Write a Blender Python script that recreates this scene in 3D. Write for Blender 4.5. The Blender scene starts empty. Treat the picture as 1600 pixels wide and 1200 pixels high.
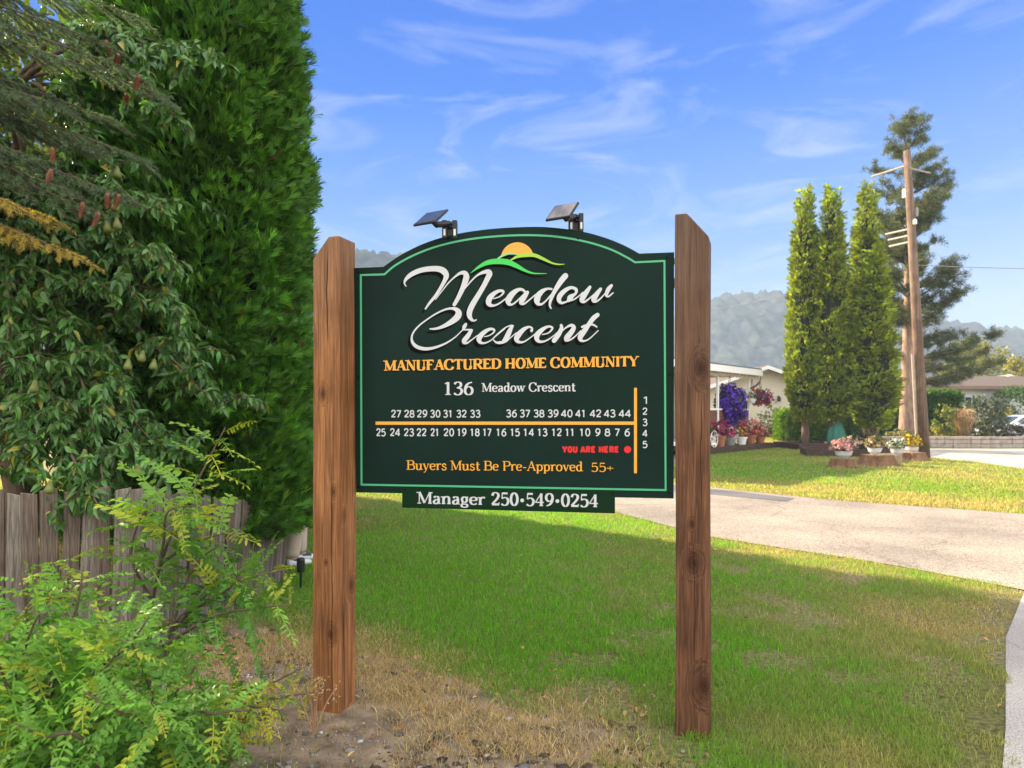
import bpy, bmesh, math, random
import numpy as np
from mathutils import Vector, Matrix
R = math.radians
SC = bpy.context.scene
# ------------------------------------------------------------------ camera
CAMZ, FPX, HOR = 1.6, 1080.0, 645.0
cd = bpy.data.cameras.new('camera'); cam = bpy.data.objects.new('camera', cd)
SC.collection.objects.link(cam); SC.camera = cam
cam.location = (0, 0, CAMZ); cam.rotation_euler = (R(90), 0, 0)
cd.sensor_width = 36; cd.lens = 24.3; cd.shift_y = 45/1600.0
cd.clip_start = 0.05; cd.clip_end = 20000
cd.dof.use_dof = True; cd.dof.focus_distance = 3.7; cd.dof.aperture_fstop = 4.0
# ------------------------------------------------------------------ light
SUN_EL = R(26); SUN_V = Vector((-0.80, 0.60, 0)).normalized()     # horizontal direction towards the sun
w = bpy.data.worlds.new('World'); SC.world = w; w.use_nodes = True
nt = w.node_tree; nt.nodes.clear()
out = nt.nodes.new('ShaderNodeOutputWorld'); bg = nt.nodes.new('ShaderNodeBackground')
sky = nt.nodes.new('ShaderNodeTexSky'); sky.sky_type = 'NISHITA'; sky.sun_disc = False
sky.sun_elevation = SUN_EL; sky.sun_rotation = math.atan2(SUN_V.x, SUN_V.y)
sky.air_density = 1.0; sky.dust_density = 0.6; sky.ozone_density = 2.0
bg.inputs['Strength'].default_value = 0.07
SKY_K, FILL_K = 3.45, 9.4
# deeper blue aloft, pale towards the horizon; wispy cirrus; unseen bright white fill added behind and overhead to lighten shaded fronts
def N_(t, **k):
    n = nt.nodes.new(t)
    for a, v in k.items(): setattr(n, a, v)
    return n
LK = nt.links.new
tc = N_('ShaderNodeTexCoord'); sp = N_('ShaderNodeSeparateXYZ'); LK(tc.outputs['Generated'], sp.inputs[0])
gr = N_('ShaderNodeValToRGB'); els = gr.color_ramp.elements
els[0].position = 0.0; els[0].color = (0.60, 0.74, 0.95, 1); els[1].position = 1.0; els[1].color = (0.05, 0.21, 0.72, 1)
for p, c in ((0.10, (0.46, 0.66, 0.96, 1)), (0.24, (0.17, 0.44, 0.97, 1)), (0.42, (0.018, 0.235, 0.93, 1)), (0.56, (0.01, 0.18, 0.88, 1))):
    e = els.new(p); e.color = c
LK(sp.outputs['Z'], gr.inputs['Fac'])
gs = N_('ShaderNodeMix', data_type='RGBA', blend_type='MULTIPLY'); gs.inputs[0].default_value = 1; gs.inputs[7].default_value = (SKY_K, SKY_K, SKY_K, 1); LK(gr.outputs['Color'], gs.inputs[6])
g2 = N_('ShaderNodeMix', data_type='RGBA'); g2.inputs[0].default_value = 0.985; LK(sky.outputs['Color'], g2.inputs[6]); LK(gs.outputs[2], g2.inputs[7])
mp = N_('ShaderNodeMapping'); mp.inputs['Scale'].default_value = (2.0, 2.0, 7.5); mp.inputs['Rotation'].default_value = (0, R(12), 0); mp.inputs['Location'].default_value = (0.35, 0.1, 0.9)
LK(tc.outputs['Generated'], mp.inputs['Vector'])
n1 = N_('ShaderNodeTexNoise'); n1.inputs['Scale'].default_value = 2.0; n1.inputs['Detail'].default_value = 10; n1.inputs['Roughness'].default_value = 0.63; n1.inputs['Distortion'].default_value = 1.0
LK(mp.outputs['Vector'], n1.inputs['Vector'])
n3 = N_('ShaderNodeTexNoise'); n3.inputs['Scale'].default_value = 1.7; n3.inputs['Detail'].default_value = 3; LK(tc.outputs['Generated'], n3.inputs['Vector'])
cr = N_('ShaderNodeValToRGB'); cr.color_ramp.elements[0].position = 0.50; cr.color_ramp.elements[1].position = 0.68; LK(n1.outputs['Fac'], cr.inputs['Fac'])
c3 = N_('ShaderNodeValToRGB'); c3.color_ramp.elements[0].position = 0.38; c3.color_ramp.elements[1].position = 0.62; LK(n3.outputs['Fac'], c3.inputs['Fac'])
lo = N_('ShaderNodeMapRange'); lo.inputs[1].default_value = 0.55; lo.inputs[2].default_value = 0.30; lo.inputs[3].default_value = 0.16; lo.inputs[4].default_value = 0.46; LK(sp.outputs['Z'], lo.inputs[0])
m1 = N_('ShaderNodeMath', operation='MULTIPLY'); LK(cr.outputs['Color'], m1.inputs[0]); LK(lo.outputs[0], m1.inputs[1])
m2 = N_('ShaderNodeMath', operation='MULTIPLY'); LK(m1.outputs[0], m2.inputs[0]); LK(c3.outputs['Color'], m2.inputs[1])
mx = N_('ShaderNodeMix', data_type='RGBA'); mx.inputs[7].default_value = (0.88*SKY_K, 0.92*SKY_K, 0.98*SKY_K, 1); LK(m2.outputs[0], mx.inputs[0]); LK(g2.outputs[2], mx.inputs[6])
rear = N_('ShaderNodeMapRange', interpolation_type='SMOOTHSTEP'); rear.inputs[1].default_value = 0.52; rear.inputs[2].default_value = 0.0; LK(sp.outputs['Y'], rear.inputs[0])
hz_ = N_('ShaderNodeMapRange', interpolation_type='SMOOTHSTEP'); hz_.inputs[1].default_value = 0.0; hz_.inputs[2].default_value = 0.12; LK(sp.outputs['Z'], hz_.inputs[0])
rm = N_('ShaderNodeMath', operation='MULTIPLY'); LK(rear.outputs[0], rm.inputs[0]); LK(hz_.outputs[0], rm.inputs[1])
mr_ = N_('ShaderNodeMix', data_type='RGBA'); mr_.inputs[7].default_value = (FILL_K*0.99, FILL_K*0.98, FILL_K*0.96, 1); LK(rm.outputs[0], mr_.inputs[0]); LK(mx.outputs[2], mr_.inputs[6])
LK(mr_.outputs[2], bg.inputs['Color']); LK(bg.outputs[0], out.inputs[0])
sd = bpy.data.lights.new('sun', 'SUN'); sun = bpy.data.objects.new('sun', sd); SC.collection.objects.link(sun)
sd.energy = 5.0; sd.angle = R(0.5); sd.color = (1.0, 0.81, 0.56)
sv = Vector((SUN_V.x*math.cos(SUN_EL), SUN_V.y*math.cos(SUN_EL), math.sin(SUN_EL)))
sun.rotation_euler = sv.to_track_quat('Z', 'Y').to_euler(); sun.location = (-30, 30, 30)
SC.view_settings.view_transform = 'Standard'; SC.view_settings.look = 'None'
SC.view_settings.exposure = 2.1; SC.view_settings.gamma = 1.0
SC.render.engine = 'CYCLES'
SC.cycles.max_bounces = 6; SC.cycles.diffuse_bounces = 3; SC.cycles.glossy_bounces = 2
SC.cycles.transmission_bounces = 4; SC.cycles.transparent_max_bounces = 6
SC.cycles.use_denoising = True; SC.cycles.sample_clamp_indirect = 6

# ------------------------------------------------------------------ helpers
def P(px, py, Y):
    return Vector(((px-800)/FPX*Y, Y, CAMZ-(py-HOR)/FPX*Y))
def G(px, py):
    Y = CAMZ*FPX/(py-HOR)
    return Vector(((px-800)/FPX*Y, Y, 0))
def link(o, parent=None):
    SC.collection.objects.link(o)
    if parent is not None: o.parent = parent
    return o
def thing(name, label, cat, loc=(0, 0, 0), rotz=0, group=None):
    o = bpy.data.objects.new(name, None); link(o)
    o.empty_display_size = 0.1
    o.location = loc; o.rotation_euler = (0, 0, rotz)
    o['label'] = label; o['category'] = cat
    if group: o['group'] = group
    return o
def tag(o, label, cat, group=None, kind=None):
    if label: o['label'] = label
    if cat: o['category'] = cat
    if group: o['group'] = group
    if kind: o['kind'] = kind
    return o
def npmesh(name, v, f, mat, parent=None, col=None, smooth=False, n=None):
    """v (N,3); f (M,k) constant polygon size k, or list of such arrays"""
    me = bpy.data.meshes.new(name)
    v = np.asarray(v, np.float32)
    fl = f if isinstance(f, list) else [f]
    fl = [np.asarray(a, np.int32) for a in fl if len(a)]
    nl = sum(a.size for a in fl); nf = sum(len(a) for a in fl)
    me.vertices.add(len(v)); me.vertices.foreach_set('co', v.ravel())
    me.loops.add(nl); me.loops.foreach_set('vertex_index', np.concatenate([a.ravel() for a in fl]))
    tot = np.concatenate([np.full(len(a), a.shape[1], np.int32) for a in fl])
    st = np.concatenate([[0], np.cumsum(tot)[:-1]]).astype(np.int32)
    me.polygons.add(nf); me.polygons.foreach_set('loop_start', st)
    if smooth: me.polygons.foreach_set('use_smooth', np.ones(nf, bool))
    if col is not None:
        c = np.ones((len(v), 4), np.float32); c[:, :3] = col
        at = me.color_attributes.new('Col', 'FLOAT_COLOR', 'POINT'); at.data.foreach_set('color', c.ravel())
    me.update(calc_edges=True)
    me.materials.append(mat)
    return link(bpy.data.objects.new(name, me), parent)
def bmobj(name, bm, mat, parent=None, smooth=False, bevel=0.0, seg=2, loc=None, rot=None):
    me = bpy.data.meshes.new(name)
    bmesh.ops.recalc_face_normals(bm, faces=bm.faces)
    bm.to_mesh(me); bm.free()
    if smooth:
        for p in me.polygons: p.use_smooth = True
    for m in (mat if isinstance(mat, (list, tuple)) else [mat]): me.materials.append(m)
    o = link(bpy.data.objects.new(name, me), parent)
    if bevel:
        b = o.modifiers.new('bevel', 'BEVEL'); b.width = bevel; b.segments = seg; b.limit_method = 'ANGLE'; b.angle_limit = R(40)
    if loc is not None: o.location = loc
    if rot is not None: o.rotation_euler = rot
    return o
def box(bm, c, s, rz=0, rx=0, ry=0):
    m = Matrix.Translation(Vector(c)) @ Matrix.Rotation(rz, 4, 'Z') @ Matrix.Rotation(ry, 4, 'Y') @ Matrix.Rotation(rx, 4, 'X') @ Matrix.Diagonal((s[0], s[1], s[2], 1))
    return bmesh.ops.create_cube(bm, size=1.0, matrix=m)['verts']
def BX(name, c, s, mat, parent=None, bevel=0.004, **k):
    bm = bmesh.new(); box(bm, c, s, **k); return bmobj(name, bm, mat, parent, bevel=bevel)
def prism(bm, poly, axis_pts):
    """extrude polygon (list of Vector) by vector axis_pts"""
    a = [bm.verts.new(p) for p in poly]; b = [bm.verts.new(Vector(p)+axis_pts) for p in poly]
    bm.faces.new(a); bm.faces.new(list(reversed(b)))
    n = len(a)
    for i in range(n): bm.faces.new((a[i], b[i], b[(i+1) % n], a[(i+1) % n]))
def tube(bm, pts, rad, seg=8, cap=True):
    pts = [Vector(p) for p in pts]; n = len(pts)
    rs = rad if isinstance(rad, (list, tuple, np.ndarray)) else [rad]*n
    rings = []; up = Vector((0.3, 0.2, 1)).normalized()
    for i, p in enumerate(pts):
        d = (pts[min(i+1, n-1)]-pts[max(i-1, 0)])
        d = d.normalized() if d.length > 1e-9 else Vector((0, 0, 1))
        x = d.cross(up)
        if x.length < 1e-3: x = d.cross(Vector((1, 0, 0)))
        x.normalize(); y = d.cross(x)
        rings.append([bm.verts.new(p+(x*math.cos(2*math.pi*k/seg)+y*math.sin(2*math.pi*k/seg))*rs[i]) for k in range(seg)])
    for i in range(n-1):
        for k in range(seg):
            bm.faces.new((rings[i][k], rings[i][(k+1) % seg], rings[i+1][(k+1) % seg], rings[i+1][k]))
    if cap:
        bm.faces.new(rings[0]); bm.faces.new(list(reversed(rings[-1])))
def lathe(bm, prof, seg=20, c=(0, 0, 0)):
    rings = []
    for r, z in prof:
        rings.append([bm.verts.new((c[0]+r*math.cos(2*math.pi*k/seg), c[1]+r*math.sin(2*math.pi*k/seg), c[2]+z)) for k in range(seg)])
    for i in range(len(rings)-1):
        for k in range(seg):
            bm.faces.new((rings[i][k], rings[i][(k+1) % seg], rings[i+1][(k+1) % seg], rings[i+1][k]))
    bm.faces.new(rings[0]); bm.faces.new(rings[-1])
def dup(root, loc, rotz=0, label=None, sc=None):
    r = root.copy(); link(r); r.location = loc; r.rotation_euler = (0, 0, rotz)
    if label: r['label'] = label
    if sc: r.scale = sc
    for ch in list(root.children):
        c = ch.copy(); link(c); c.parent = r
        for g in list(ch.children):
            d = g.copy(); link(d); d.parent = c
    return r
def catmull(pts, k=8, closed=False):
    a = np.asarray(pts, float); n = len(a); res = []
    rng = range(n if closed else n-1)
    for i in rng:
        if closed: p0, p1, p2, p3 = a[i-1], a[i], a[(i+1) % n], a[(i+2) % n]
        else: p0, p1, p2, p3 = a[max(i-1, 0)], a[i], a[i+1], a[min(i+2, n-1)]
        for t in np.linspace(0, 1, k, endpoint=False):
            res.append(0.5*((2*p1)+(-p0+p2)*t+(2*p0-5*p1+4*p2-p3)*t*t+(-p0+3*p1-3*p2+p3)*t**3))
    if not closed: res.append(a[-1])
    return np.array(res)
def smoothpath(pts, k=6): return [Vector(p) for p in catmull(pts, k)]

# ------------------------------------------------------------------ materials
def newmat(name):
    m = bpy.data.materials.new(name); m.use_nodes = True
    return m, m.node_tree, m.node_tree.nodes['Principled BSDF']
def plain(name, col, rough=0.6, metal=0.0, var=0.12, scale=8.0, bump=0.0, bscale=60.0, spec=0.4, stretch=(1, 1, 1)):
    """a colour with soft mottling and fine bump"""
    m, t, b = newmat(name)
    b.inputs['Roughness'].default_value = rough; b.inputs['Metallic'].default_value = metal
    b.inputs['Specular IOR Level'].default_value = spec
    tc = t.nodes.new('ShaderNodeTexCoord'); mp = t.nodes.new('ShaderNodeMapping'); mp.inputs['Scale'].default_value = stretch
    t.links.new(tc.outputs['Object'], mp.inputs['Vector'])
    n = t.nodes.new('ShaderNodeTexNoise'); n.inputs['Scale'].default_value = scale; n.inputs['Detail'].default_value = 6
    t.links.new(mp.outputs['Vector'], n.inputs['Vector'])
    r = t.nodes.new('ShaderNodeValToRGB'); r.color_ramp.elements[0].position = 0.3; r.color_ramp.elements[1].position = 0.7
    r.color_ramp.elements[0].color = [c*(1-var) for c in col]+[1]; r.color_ramp.elements[1].color = [min(1, c*(1+var)) for c in col]+[1]
    t.links.new(n.outputs['Fac'], r.inputs['Fac']); t.links.new(r.outputs['Color'], b.inputs['Base Color'])
    if bump:
        n2 = t.nodes.new('ShaderNodeTexNoise'); n2.inputs['Scale'].default_value = bscale; n2.inputs['Detail'].default_value = 4
        t.links.new(mp.outputs['Vector'], n2.inputs['Vector'])
        bp = t.nodes.new('ShaderNodeBump'); bp.inputs['Strength'].default_value = bump; bp.inputs['Distance'].default_value = 0.01
        t.links.new(n2.outputs['Fac'], bp.inputs['Height']); t.links.new(bp.outputs['Normal'], b.inputs['Normal'])
    return m
def leafmat(name, rough=0.5, trans=0.35, spec=0.35, tint=(1.15, 1.15, 0.5)):
    """leaf colour comes from the per-leaf colour attribute; part of the light passes through"""
    m, t, b = newmat(name)
    a = t.nodes.new('ShaderNodeVertexColor'); a.layer_name = 'Col'
    t.links.new(a.outputs['Color'], b.inputs['Base Color'])
    b.inputs['Roughness'].default_value = rough; b.inputs['Specular IOR Level'].default_value = spec
    tr = t.nodes.new('ShaderNodeBsdfTranslucent')
    mu = t.nodes.new('ShaderNodeMix'); mu.data_type = 'RGBA'; mu.blend_type = 'MULTIPLY'; mu.inputs[0].default_value = 1
    mu.inputs[7].default_value = (*tint, 1)
    t.links.new(a.outputs['Color'], mu.inputs[6]); t.links.new(mu.outputs[2], tr.inputs['Color'])
    ms = t.nodes.new('ShaderNodeMixShader'); ms.inputs[0].default_value = trans
    t.links.new(b.outputs[0], ms.inputs[1]); t.links.new(tr.outputs[0], ms.inputs[2])
    t.links.new(ms.outputs[0], t.nodes['Material Output'].inputs['Surface'])
    return m
def woodmat(name, c0, c1, grain=(60, 60, 1.6), rough=0.8, knots=(), cracks=(), weather=None, wz=(1.7, 2.4), bump=0.5):
    """timber: stretched grain, knots at given local points, dark checks along x = x0, weathered towards the top"""
    m, t, b = newmat(name); N = t.nodes.new; L = t.links.new
    b.inputs['Roughness'].default_value = rough; b.inputs['Specular IOR Level'].default_value = 0.25
    tc = N('ShaderNodeTexCoord'); vec = tc.outputs['Object']
    kmask = None
    for (kx, ky, kz, kr) in knots:
        sub = N('ShaderNodeVectorMath'); sub.operation = 'SUBTRACT'; sub.inputs[1].default_value = (kx, ky, kz); L(vec, sub.inputs[0])
        scn = N('ShaderNodeVectorMath'); scn.operation = 'MULTIPLY'; scn.inputs[1].default_value = (1/kr, 1/kr, 0.62/kr); L(sub.outputs[0], scn.inputs[0])
        ln = N('ShaderNodeVectorMath'); ln.operation = 'LENGTH'; L(scn.outputs[0], ln.inputs[0])
        mr = N('ShaderNodeMapRange'); mr.inputs[1].default_value = 0.2; mr.inputs[2].default_value = 2.2; mr.inputs[3].default_value = 1; mr.inputs[4].default_value = 0
        L(ln.outputs['Value'], mr.inputs[0])
        if kmask is None: kmask = mr.outputs[0]
        else:
            mm = N('ShaderNodeMath'); mm.operation = 'MAXIMUM'; L(kmask, mm.inputs[0]); L(mr.outputs[0], mm.inputs[1]); kmask = mm.outputs[0]
    mp = N('ShaderNodeMapping'); mp.inputs['Scale'].default_value = grain; L(vec, mp.inputs['Vector'])
    n0 = N('ShaderNodeTexNoise'); n0.inputs['Scale'].default_value = 1.0; n0.inputs['Detail'].default_value = 8; n0.inputs['Roughness'].default_value = 0.65; n0.inputs['Distortion'].default_value = 0.6
    if kmask is not None:
        km3 = N('ShaderNodeMath'); km3.operation = 'MULTIPLY'; km3.inputs[1].default_value = 9.0; L(kmask, km3.inputs[0])
        ad = N('ShaderNodeVectorMath'); ad.operation = 'ADD'; L(mp.outputs[0], ad.inputs[0]); L(km3.outputs[0], ad.inputs[1]); L(ad.outputs[0], n0.inputs['Vector'])
    else: L(mp.outputs[0], n0.inputs['Vector'])
    rp = N('ShaderNodeValToRGB'); rp.color_ramp.elements[0].position = 0.32; rp.color_ramp.elements[1].position = 0.68
    rp.color_ramp.elements[0].color = (*c0, 1); rp.color_ramp.elements[1].color = (*c1, 1); L(n0.outputs['Fac'], rp.inputs['Fac'])
    colr = rp.outputs['Color']
    nb = N('ShaderNodeTexNoise'); nb.inputs['Scale'].default_value = 3.0; nb.inputs['Detail'].default_value = 5; L(vec, nb.inputs['Vector'])
    mb = N('ShaderNodeMix'); mb.data_type = 'RGBA'; mb.blend_type = 'MULTIPLY'; mb.inputs[0].default_value = 0.55
    rb = N('ShaderNodeValToRGB'); rb.color_ramp.elements[0].color = (0.55, 0.5, 0.48, 1); rb.color_ramp.elements[1].color = (1.15, 1.12, 1.1, 1); rb.color_ramp.elements[0].position = 0.35; rb.color_ramp.elements[1].position = 0.62
    L(nb.outputs['Fac'], rb.inputs['Fac']); L(colr, mb.inputs[6]); L(rb.outputs['Color'], mb.inputs[7]); colr = mb.outputs[2]
    nf = N('ShaderNodeTexNoise'); nf.inputs['Scale'].default_value = 1.0; nf.inputs['Detail'].default_value = 4; mf = N('ShaderNodeMapping'); mf.inputs['Scale'].default_value = (grain[0]*5, grain[1]*5, grain[2]*4); L(vec, mf.inputs['Vector']); L(mf.outputs[0], nf.inputs['Vector'])
    rf = N('ShaderNodeValToRGB'); rf.color_ramp.elements[0].position = .36; rf.color_ramp.elements[1].position = .60; rf.color_ramp.elements[0].color = (.52, .47, .44, 1); rf.color_ramp.elements[1].color = (1.14, 1.14, 1.14, 1); L(nf.outputs['Fac'], rf.inputs['Fac'])
    m_f = N('ShaderNodeMix'); m_f.data_type = 'RGBA'; m_f.blend_type = 'MULTIPLY'; m_f.inputs[0].default_value = .75; L(colr, m_f.inputs[6]); L(rf.outputs['Color'], m_f.inputs[7]); colr = m_f.outputs[2]
    if weather is not None:
        sp = N('ShaderNodeSeparateXYZ'); L(vec, sp.inputs[0])
        mr = N('ShaderNodeMapRange'); mr.inputs[1].default_value = wz[0]; mr.inputs[2].default_value = wz[1]; L(sp.outputs['Z'], mr.inputs[0])
        wm = N('ShaderNodeMath'); wm.operation = 'MULTIPLY'; L(mr.outputs[0], wm.inputs[0]); L(nb.outputs['Fac'], wm.inputs[1])
        w2 = N('ShaderNodeMath'); w2.operation = 'MULTIPLY'; w2.inputs[1].default_value = 1.5; w2.use_clamp = True; L(wm.outputs[0], w2.inputs[0])
        mw = N('ShaderNodeMix'); mw.data_type = 'RGBA'; L(w2.outputs[0], mw.inputs[0]); L(colr, mw.inputs[6])
        mg = N('ShaderNodeMix'); mg.data_type = 'RGBA'; mg.blend_type = 'MULTIPLY'; mg.inputs[0].default_value = 0.7; mg.inputs[6].default_value = (*weather, 1)
        rg = N('ShaderNodeValToRGB'); rg.color_ramp.elements[0].position = 0.35; rg.color_ramp.elements[1].position = 0.6; rg.color_ramp.elements[0].color = (0.4, 0.4, 0.4, 1)
        L(n0.outputs['Fac'], rg.inputs['Fac']); L(rg.outputs['Color'], mg.inputs[7]); L(mg.outputs[2], mw.inputs[7]); colr = mw.outputs[2]
    if kmask is not None:
        mk = N('ShaderNodeMix'); mk.data_type = 'RGBA'; mk.blend_type = 'MULTIPLY'; mk.inputs[7].default_value = (0.32, 0.22, 0.16, 1)
        kp = N('ShaderNodeMath'); kp.operation = 'POWER'; kp.inputs[1].default_value = 2.0; L(kmask, kp.inputs[0])
        L(kp.outputs[0], mk.inputs[0]); L(colr, mk.inputs[6]); colr = mk.outputs[2]
    hgt = n0.outputs['Fac']
    for (axis, x0, z0, z1, wd) in cracks:
        sp = N('ShaderNodeSeparateXYZ'); L(vec, sp.inputs[0])
        nz = N('ShaderNodeTexNoise'); nz.inputs['Scale'].default_value = 2.5; nz.inputs['Detail'].default_value = 6; nz.noise_dimensions = '1D'; L(sp.outputs['Z'], nz.inputs['W'])
        a1 = N('ShaderNodeMath'); a1.operation = 'MULTIPLY_ADD'; a1.inputs[1].default_value = 0.035; a1.inputs[2].default_value = x0-0.0175; L(nz.outputs['Fac'], a1.inputs[0])
        df = N('ShaderNodeMath'); df.operation = 'SUBTRACT'; L(sp.outputs[axis], df.inputs[0]); L(a1.outputs[0], df.inputs[1])
        ab = N('ShaderNodeMath'); ab.operation = 'ABSOLUTE'; L(df.outputs[0], ab.inputs[0])
        lt = N('ShaderNodeMapRange'); lt.inputs[1].default_value = wd*0.4; lt.inputs[2].default_value = wd; lt.inputs[3].default_value = 1; lt.inputs[4].default_value = 0; L(ab.outputs[0], lt.inputs[0])
        g1 = N('ShaderNodeMapRange'); g1.inputs[1].default_value = z0; g1.inputs[2].default_value = z0+0.12; L(sp.outputs['Z'], g1.inputs[0])
        g2 = N('ShaderNodeMapRange'); g2.inputs[1].default_value = z1; g2.inputs[2].default_value = z1-0.12; L(sp.outputs['Z'], g2.inputs[0])
        p1 = N('ShaderNodeMath'); p1.operation = 'MULTIPLY'; L(lt.outputs[0], p1.inputs[0]); L(g1.outputs[0], p1.inputs[1])
        p2 = N('ShaderNodeMath'); p2.operation = 'MULTIPLY'; L(p1.outputs[0], p2.inputs[0]); L(g2.outputs[0], p2.inputs[1])
        mc = N('ShaderNodeMix'); mc.data_type = 'RGBA'; mc.inputs[7].default_value = (0.012, 0.007, 0.005, 1); L(p2.outputs[0], mc.inputs[0]); L(colr, mc.inputs[6]); colr = mc.outputs[2]
        hs = N('ShaderNodeMath'); hs.operation = 'SUBTRACT'; L(hgt, hs.inputs[0]); L(p2.outputs[0], hs.inputs[1]); hgt = hs.outputs[0]
    L(colr, b.inputs['Base Color'])
    bp = N('ShaderNodeBump'); bp.inputs['Strength'].default_value = bump; bp.inputs['Distance'].default_value = 0.006
    L(hgt, bp.inputs['Height']); L(bp.outputs['Normal'], b.inputs['Normal'])
    return m
M = {}
M['leaf'] = leafmat('leaf')
M['grass'] = leafmat('grass_blade', rough=.6, trans=.5, spec=.2, tint=(1.2, 1.2, .6))
M['leaf_gloss'] = leafmat('glossy_leaf', rough=0.36, trans=0.22, spec=0.5)
M['petal'] = leafmat('petal', rough=0.6, trans=0.25, spec=0.2, tint=(1, 1, 1))
M['bark'] = plain('bark', (0.13, 0.085, 0.055), 0.9, var=0.45, scale=14, bump=0.9, bscale=40, stretch=(1, 1, 0.25))
M['twig'] = plain('twig_bark', (0.10, 0.07, 0.045), 0.8, var=0.3, scale=30)
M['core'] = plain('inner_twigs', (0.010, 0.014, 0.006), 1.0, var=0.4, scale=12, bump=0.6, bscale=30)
M['white'] = plain('white_paint', (0.78, 0.77, 0.74), 0.5, var=0.04)
M['black_plastic'] = plain('black_plastic', (0.012, 0.012, 0.013), 0.4, var=0.1)
M['terracotta'] = plain('terracotta', (0.35, 0.13, 0.06), 0.8, var=0.15)
M['glass'] = plain('window_glass', (0.03, 0.04, 0.045), 0.05, var=0.1, spec=0.8)

# ------------------------------------------------------------------ foliage machinery
def frames(d, n):
    d = d/np.linalg.norm(d, axis=1, keepdims=True)
    x = np.cross(d, n); x /= np.maximum(np.linalg.norm(x, axis=1, keepdims=True), 1e-6)
    z = np.cross(x, d)
    return np.stack([x, d, z], axis=2)       # columns x, y(dir), z(normal)
def inst(bv, bf, pos, d, nrm, s, col, bc=None):
    """instances of a base leaf mesh (y along its length, z its normal) merged in one array set"""
    F = frames(d, nrm); n = len(pos)
    v = np.einsum('nij,kj->nki', F, bv)*np.asarray(s).reshape(-1, 1, 1) + pos[:, None, :]
    c = np.repeat(col[:, None, :], len(bv), 1)
    if bc is not None: c = c*bc[None, :, None]
    f = bf[None]+(np.arange(n)*len(bv))[:, None, None]
    return v.reshape(-1, 3), f.reshape(-1, bf.shape[1]), c.reshape(-1, 3)
def join(parts):
    V, F, C, o = [], [], [], 0
    for v, f, c in parts:
        V.append(v); F.append(f+o); C.append(c); o += len(v)
    return np.concatenate(V), np.concatenate(F), np.concatenate(C)
def rsph(rs, n):
    v = rs.normal(size=(n, 3)); return v/np.linalg.norm(v, axis=1, keepdims=True)
def vary(rs, base, n, amt=0.25, hue=0.12):
    base = np.asarray(base, float)
    b = base[None]*np.exp(rs.normal(0, amt, (n, 1)))
    b[:, 0] *= np.exp(rs.normal(0, hue, n)); b[:, 2] *= np.exp(rs.normal(0, hue, n))
    return np.clip(b, 0.003, 0.9)
def leaf_base(wd=0.4, seg=4, fold=0.12, curl=0.25, tipp=0.85):
    v, f = [], []
    for i in range(seg+1):
        t = i/seg
        ww = wd*0.5*math.sin(math.pi*min(1, (t*0.96+0.02)**tipp))
        z = -curl*t*t
        v += [(-ww, t, z+fold*ww/wd*2*0.5), (0, t, z), (ww, t, z+fold*ww/wd*2*0.5)]
    for i in range(seg):
        a = i*3
        f += [(a, a+1, a+4, a+3), (a+1, a+2, a+5, a+4)]
    return np.array(v), np.array(f)
QUAD = (np.array([(-.28, .25, 0), (0, 0, .04), (.3, .3, 0), (0.02, 1, -.05)]), np.array([(0, 1, 2, 3)]))
def spray_base(n=9):
    """a flat, forked arborvitae spray"""
    v, f = [], []
    def lobe(x0, y0, ang, ln, wd, z):
        c, s = math.sin(ang), math.cos(ang); a = len(v)
        v.extend([(x0, y0, z), (x0+c*ln*.45-s*wd, y0+s*ln*.45+c*wd, z+.03), (x0+c*ln, y0+s*ln, z-.06*ln*3), (x0+c*ln*.45+s*wd, y0+s*ln*.45-c*wd, z-.02)])
        f.append((a, a+1, a+2, a+3))
    lobe(0, 0, 0, 1.0, .055, 0)
    for i in range(n):
        t = 0.12+0.72*i/n; sgn = 1 if i % 2 else -1
        lobe(0, t, sgn*0.62, 0.50*(1-0.55*t), .055, 0.02*sgn)
    return np.array(v), np.array(f)
def rowdir(a): return a/np.maximum(np.linalg.norm(a, axis=1, keepdims=True), 1e-6)
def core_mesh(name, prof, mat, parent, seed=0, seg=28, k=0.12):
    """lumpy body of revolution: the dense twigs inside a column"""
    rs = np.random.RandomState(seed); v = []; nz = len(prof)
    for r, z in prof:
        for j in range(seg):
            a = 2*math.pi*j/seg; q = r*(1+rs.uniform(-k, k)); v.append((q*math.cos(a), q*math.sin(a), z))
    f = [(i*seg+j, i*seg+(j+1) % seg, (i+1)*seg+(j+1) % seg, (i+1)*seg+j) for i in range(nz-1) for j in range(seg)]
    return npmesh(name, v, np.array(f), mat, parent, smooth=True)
# ------------------------------------------------------------------ setting: ground, driveway, street, hills, grass
def vnoise(x, y, sc, seed=0):
    x = np.asarray(x)/sc; y = np.asarray(y)/sc
    xi = np.floor(x).astype(int); yi = np.floor(y).astype(int); fx = x-xi; fy = y-yi
    fx = fx*fx*(3-2*fx); fy = fy*fy*(3-2*fy)
    def h(a, b):
        n = (a*374761393+b*668265263+seed*1442695041) & 0x7fffffff
        n = ((n ^ (n >> 13))*1274126177) & 0x7fffffff
        return ((n ^ (n >> 16)) & 0xffff)/65535.0
    return (h(xi, yi)*(1-fx)+h(xi+1, yi)*fx)*(1-fy)+(h(xi, yi+1)*(1-fx)+h(xi+1, yi+1)*fx)*fy
def fbm(x, y, sc, seed=0): return 0.55*vnoise(x, y, sc, seed)+0.3*vnoise(x, y, sc/2.1, seed+7)+0.15*vnoise(x, y, sc/4.3, seed+13)
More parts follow.
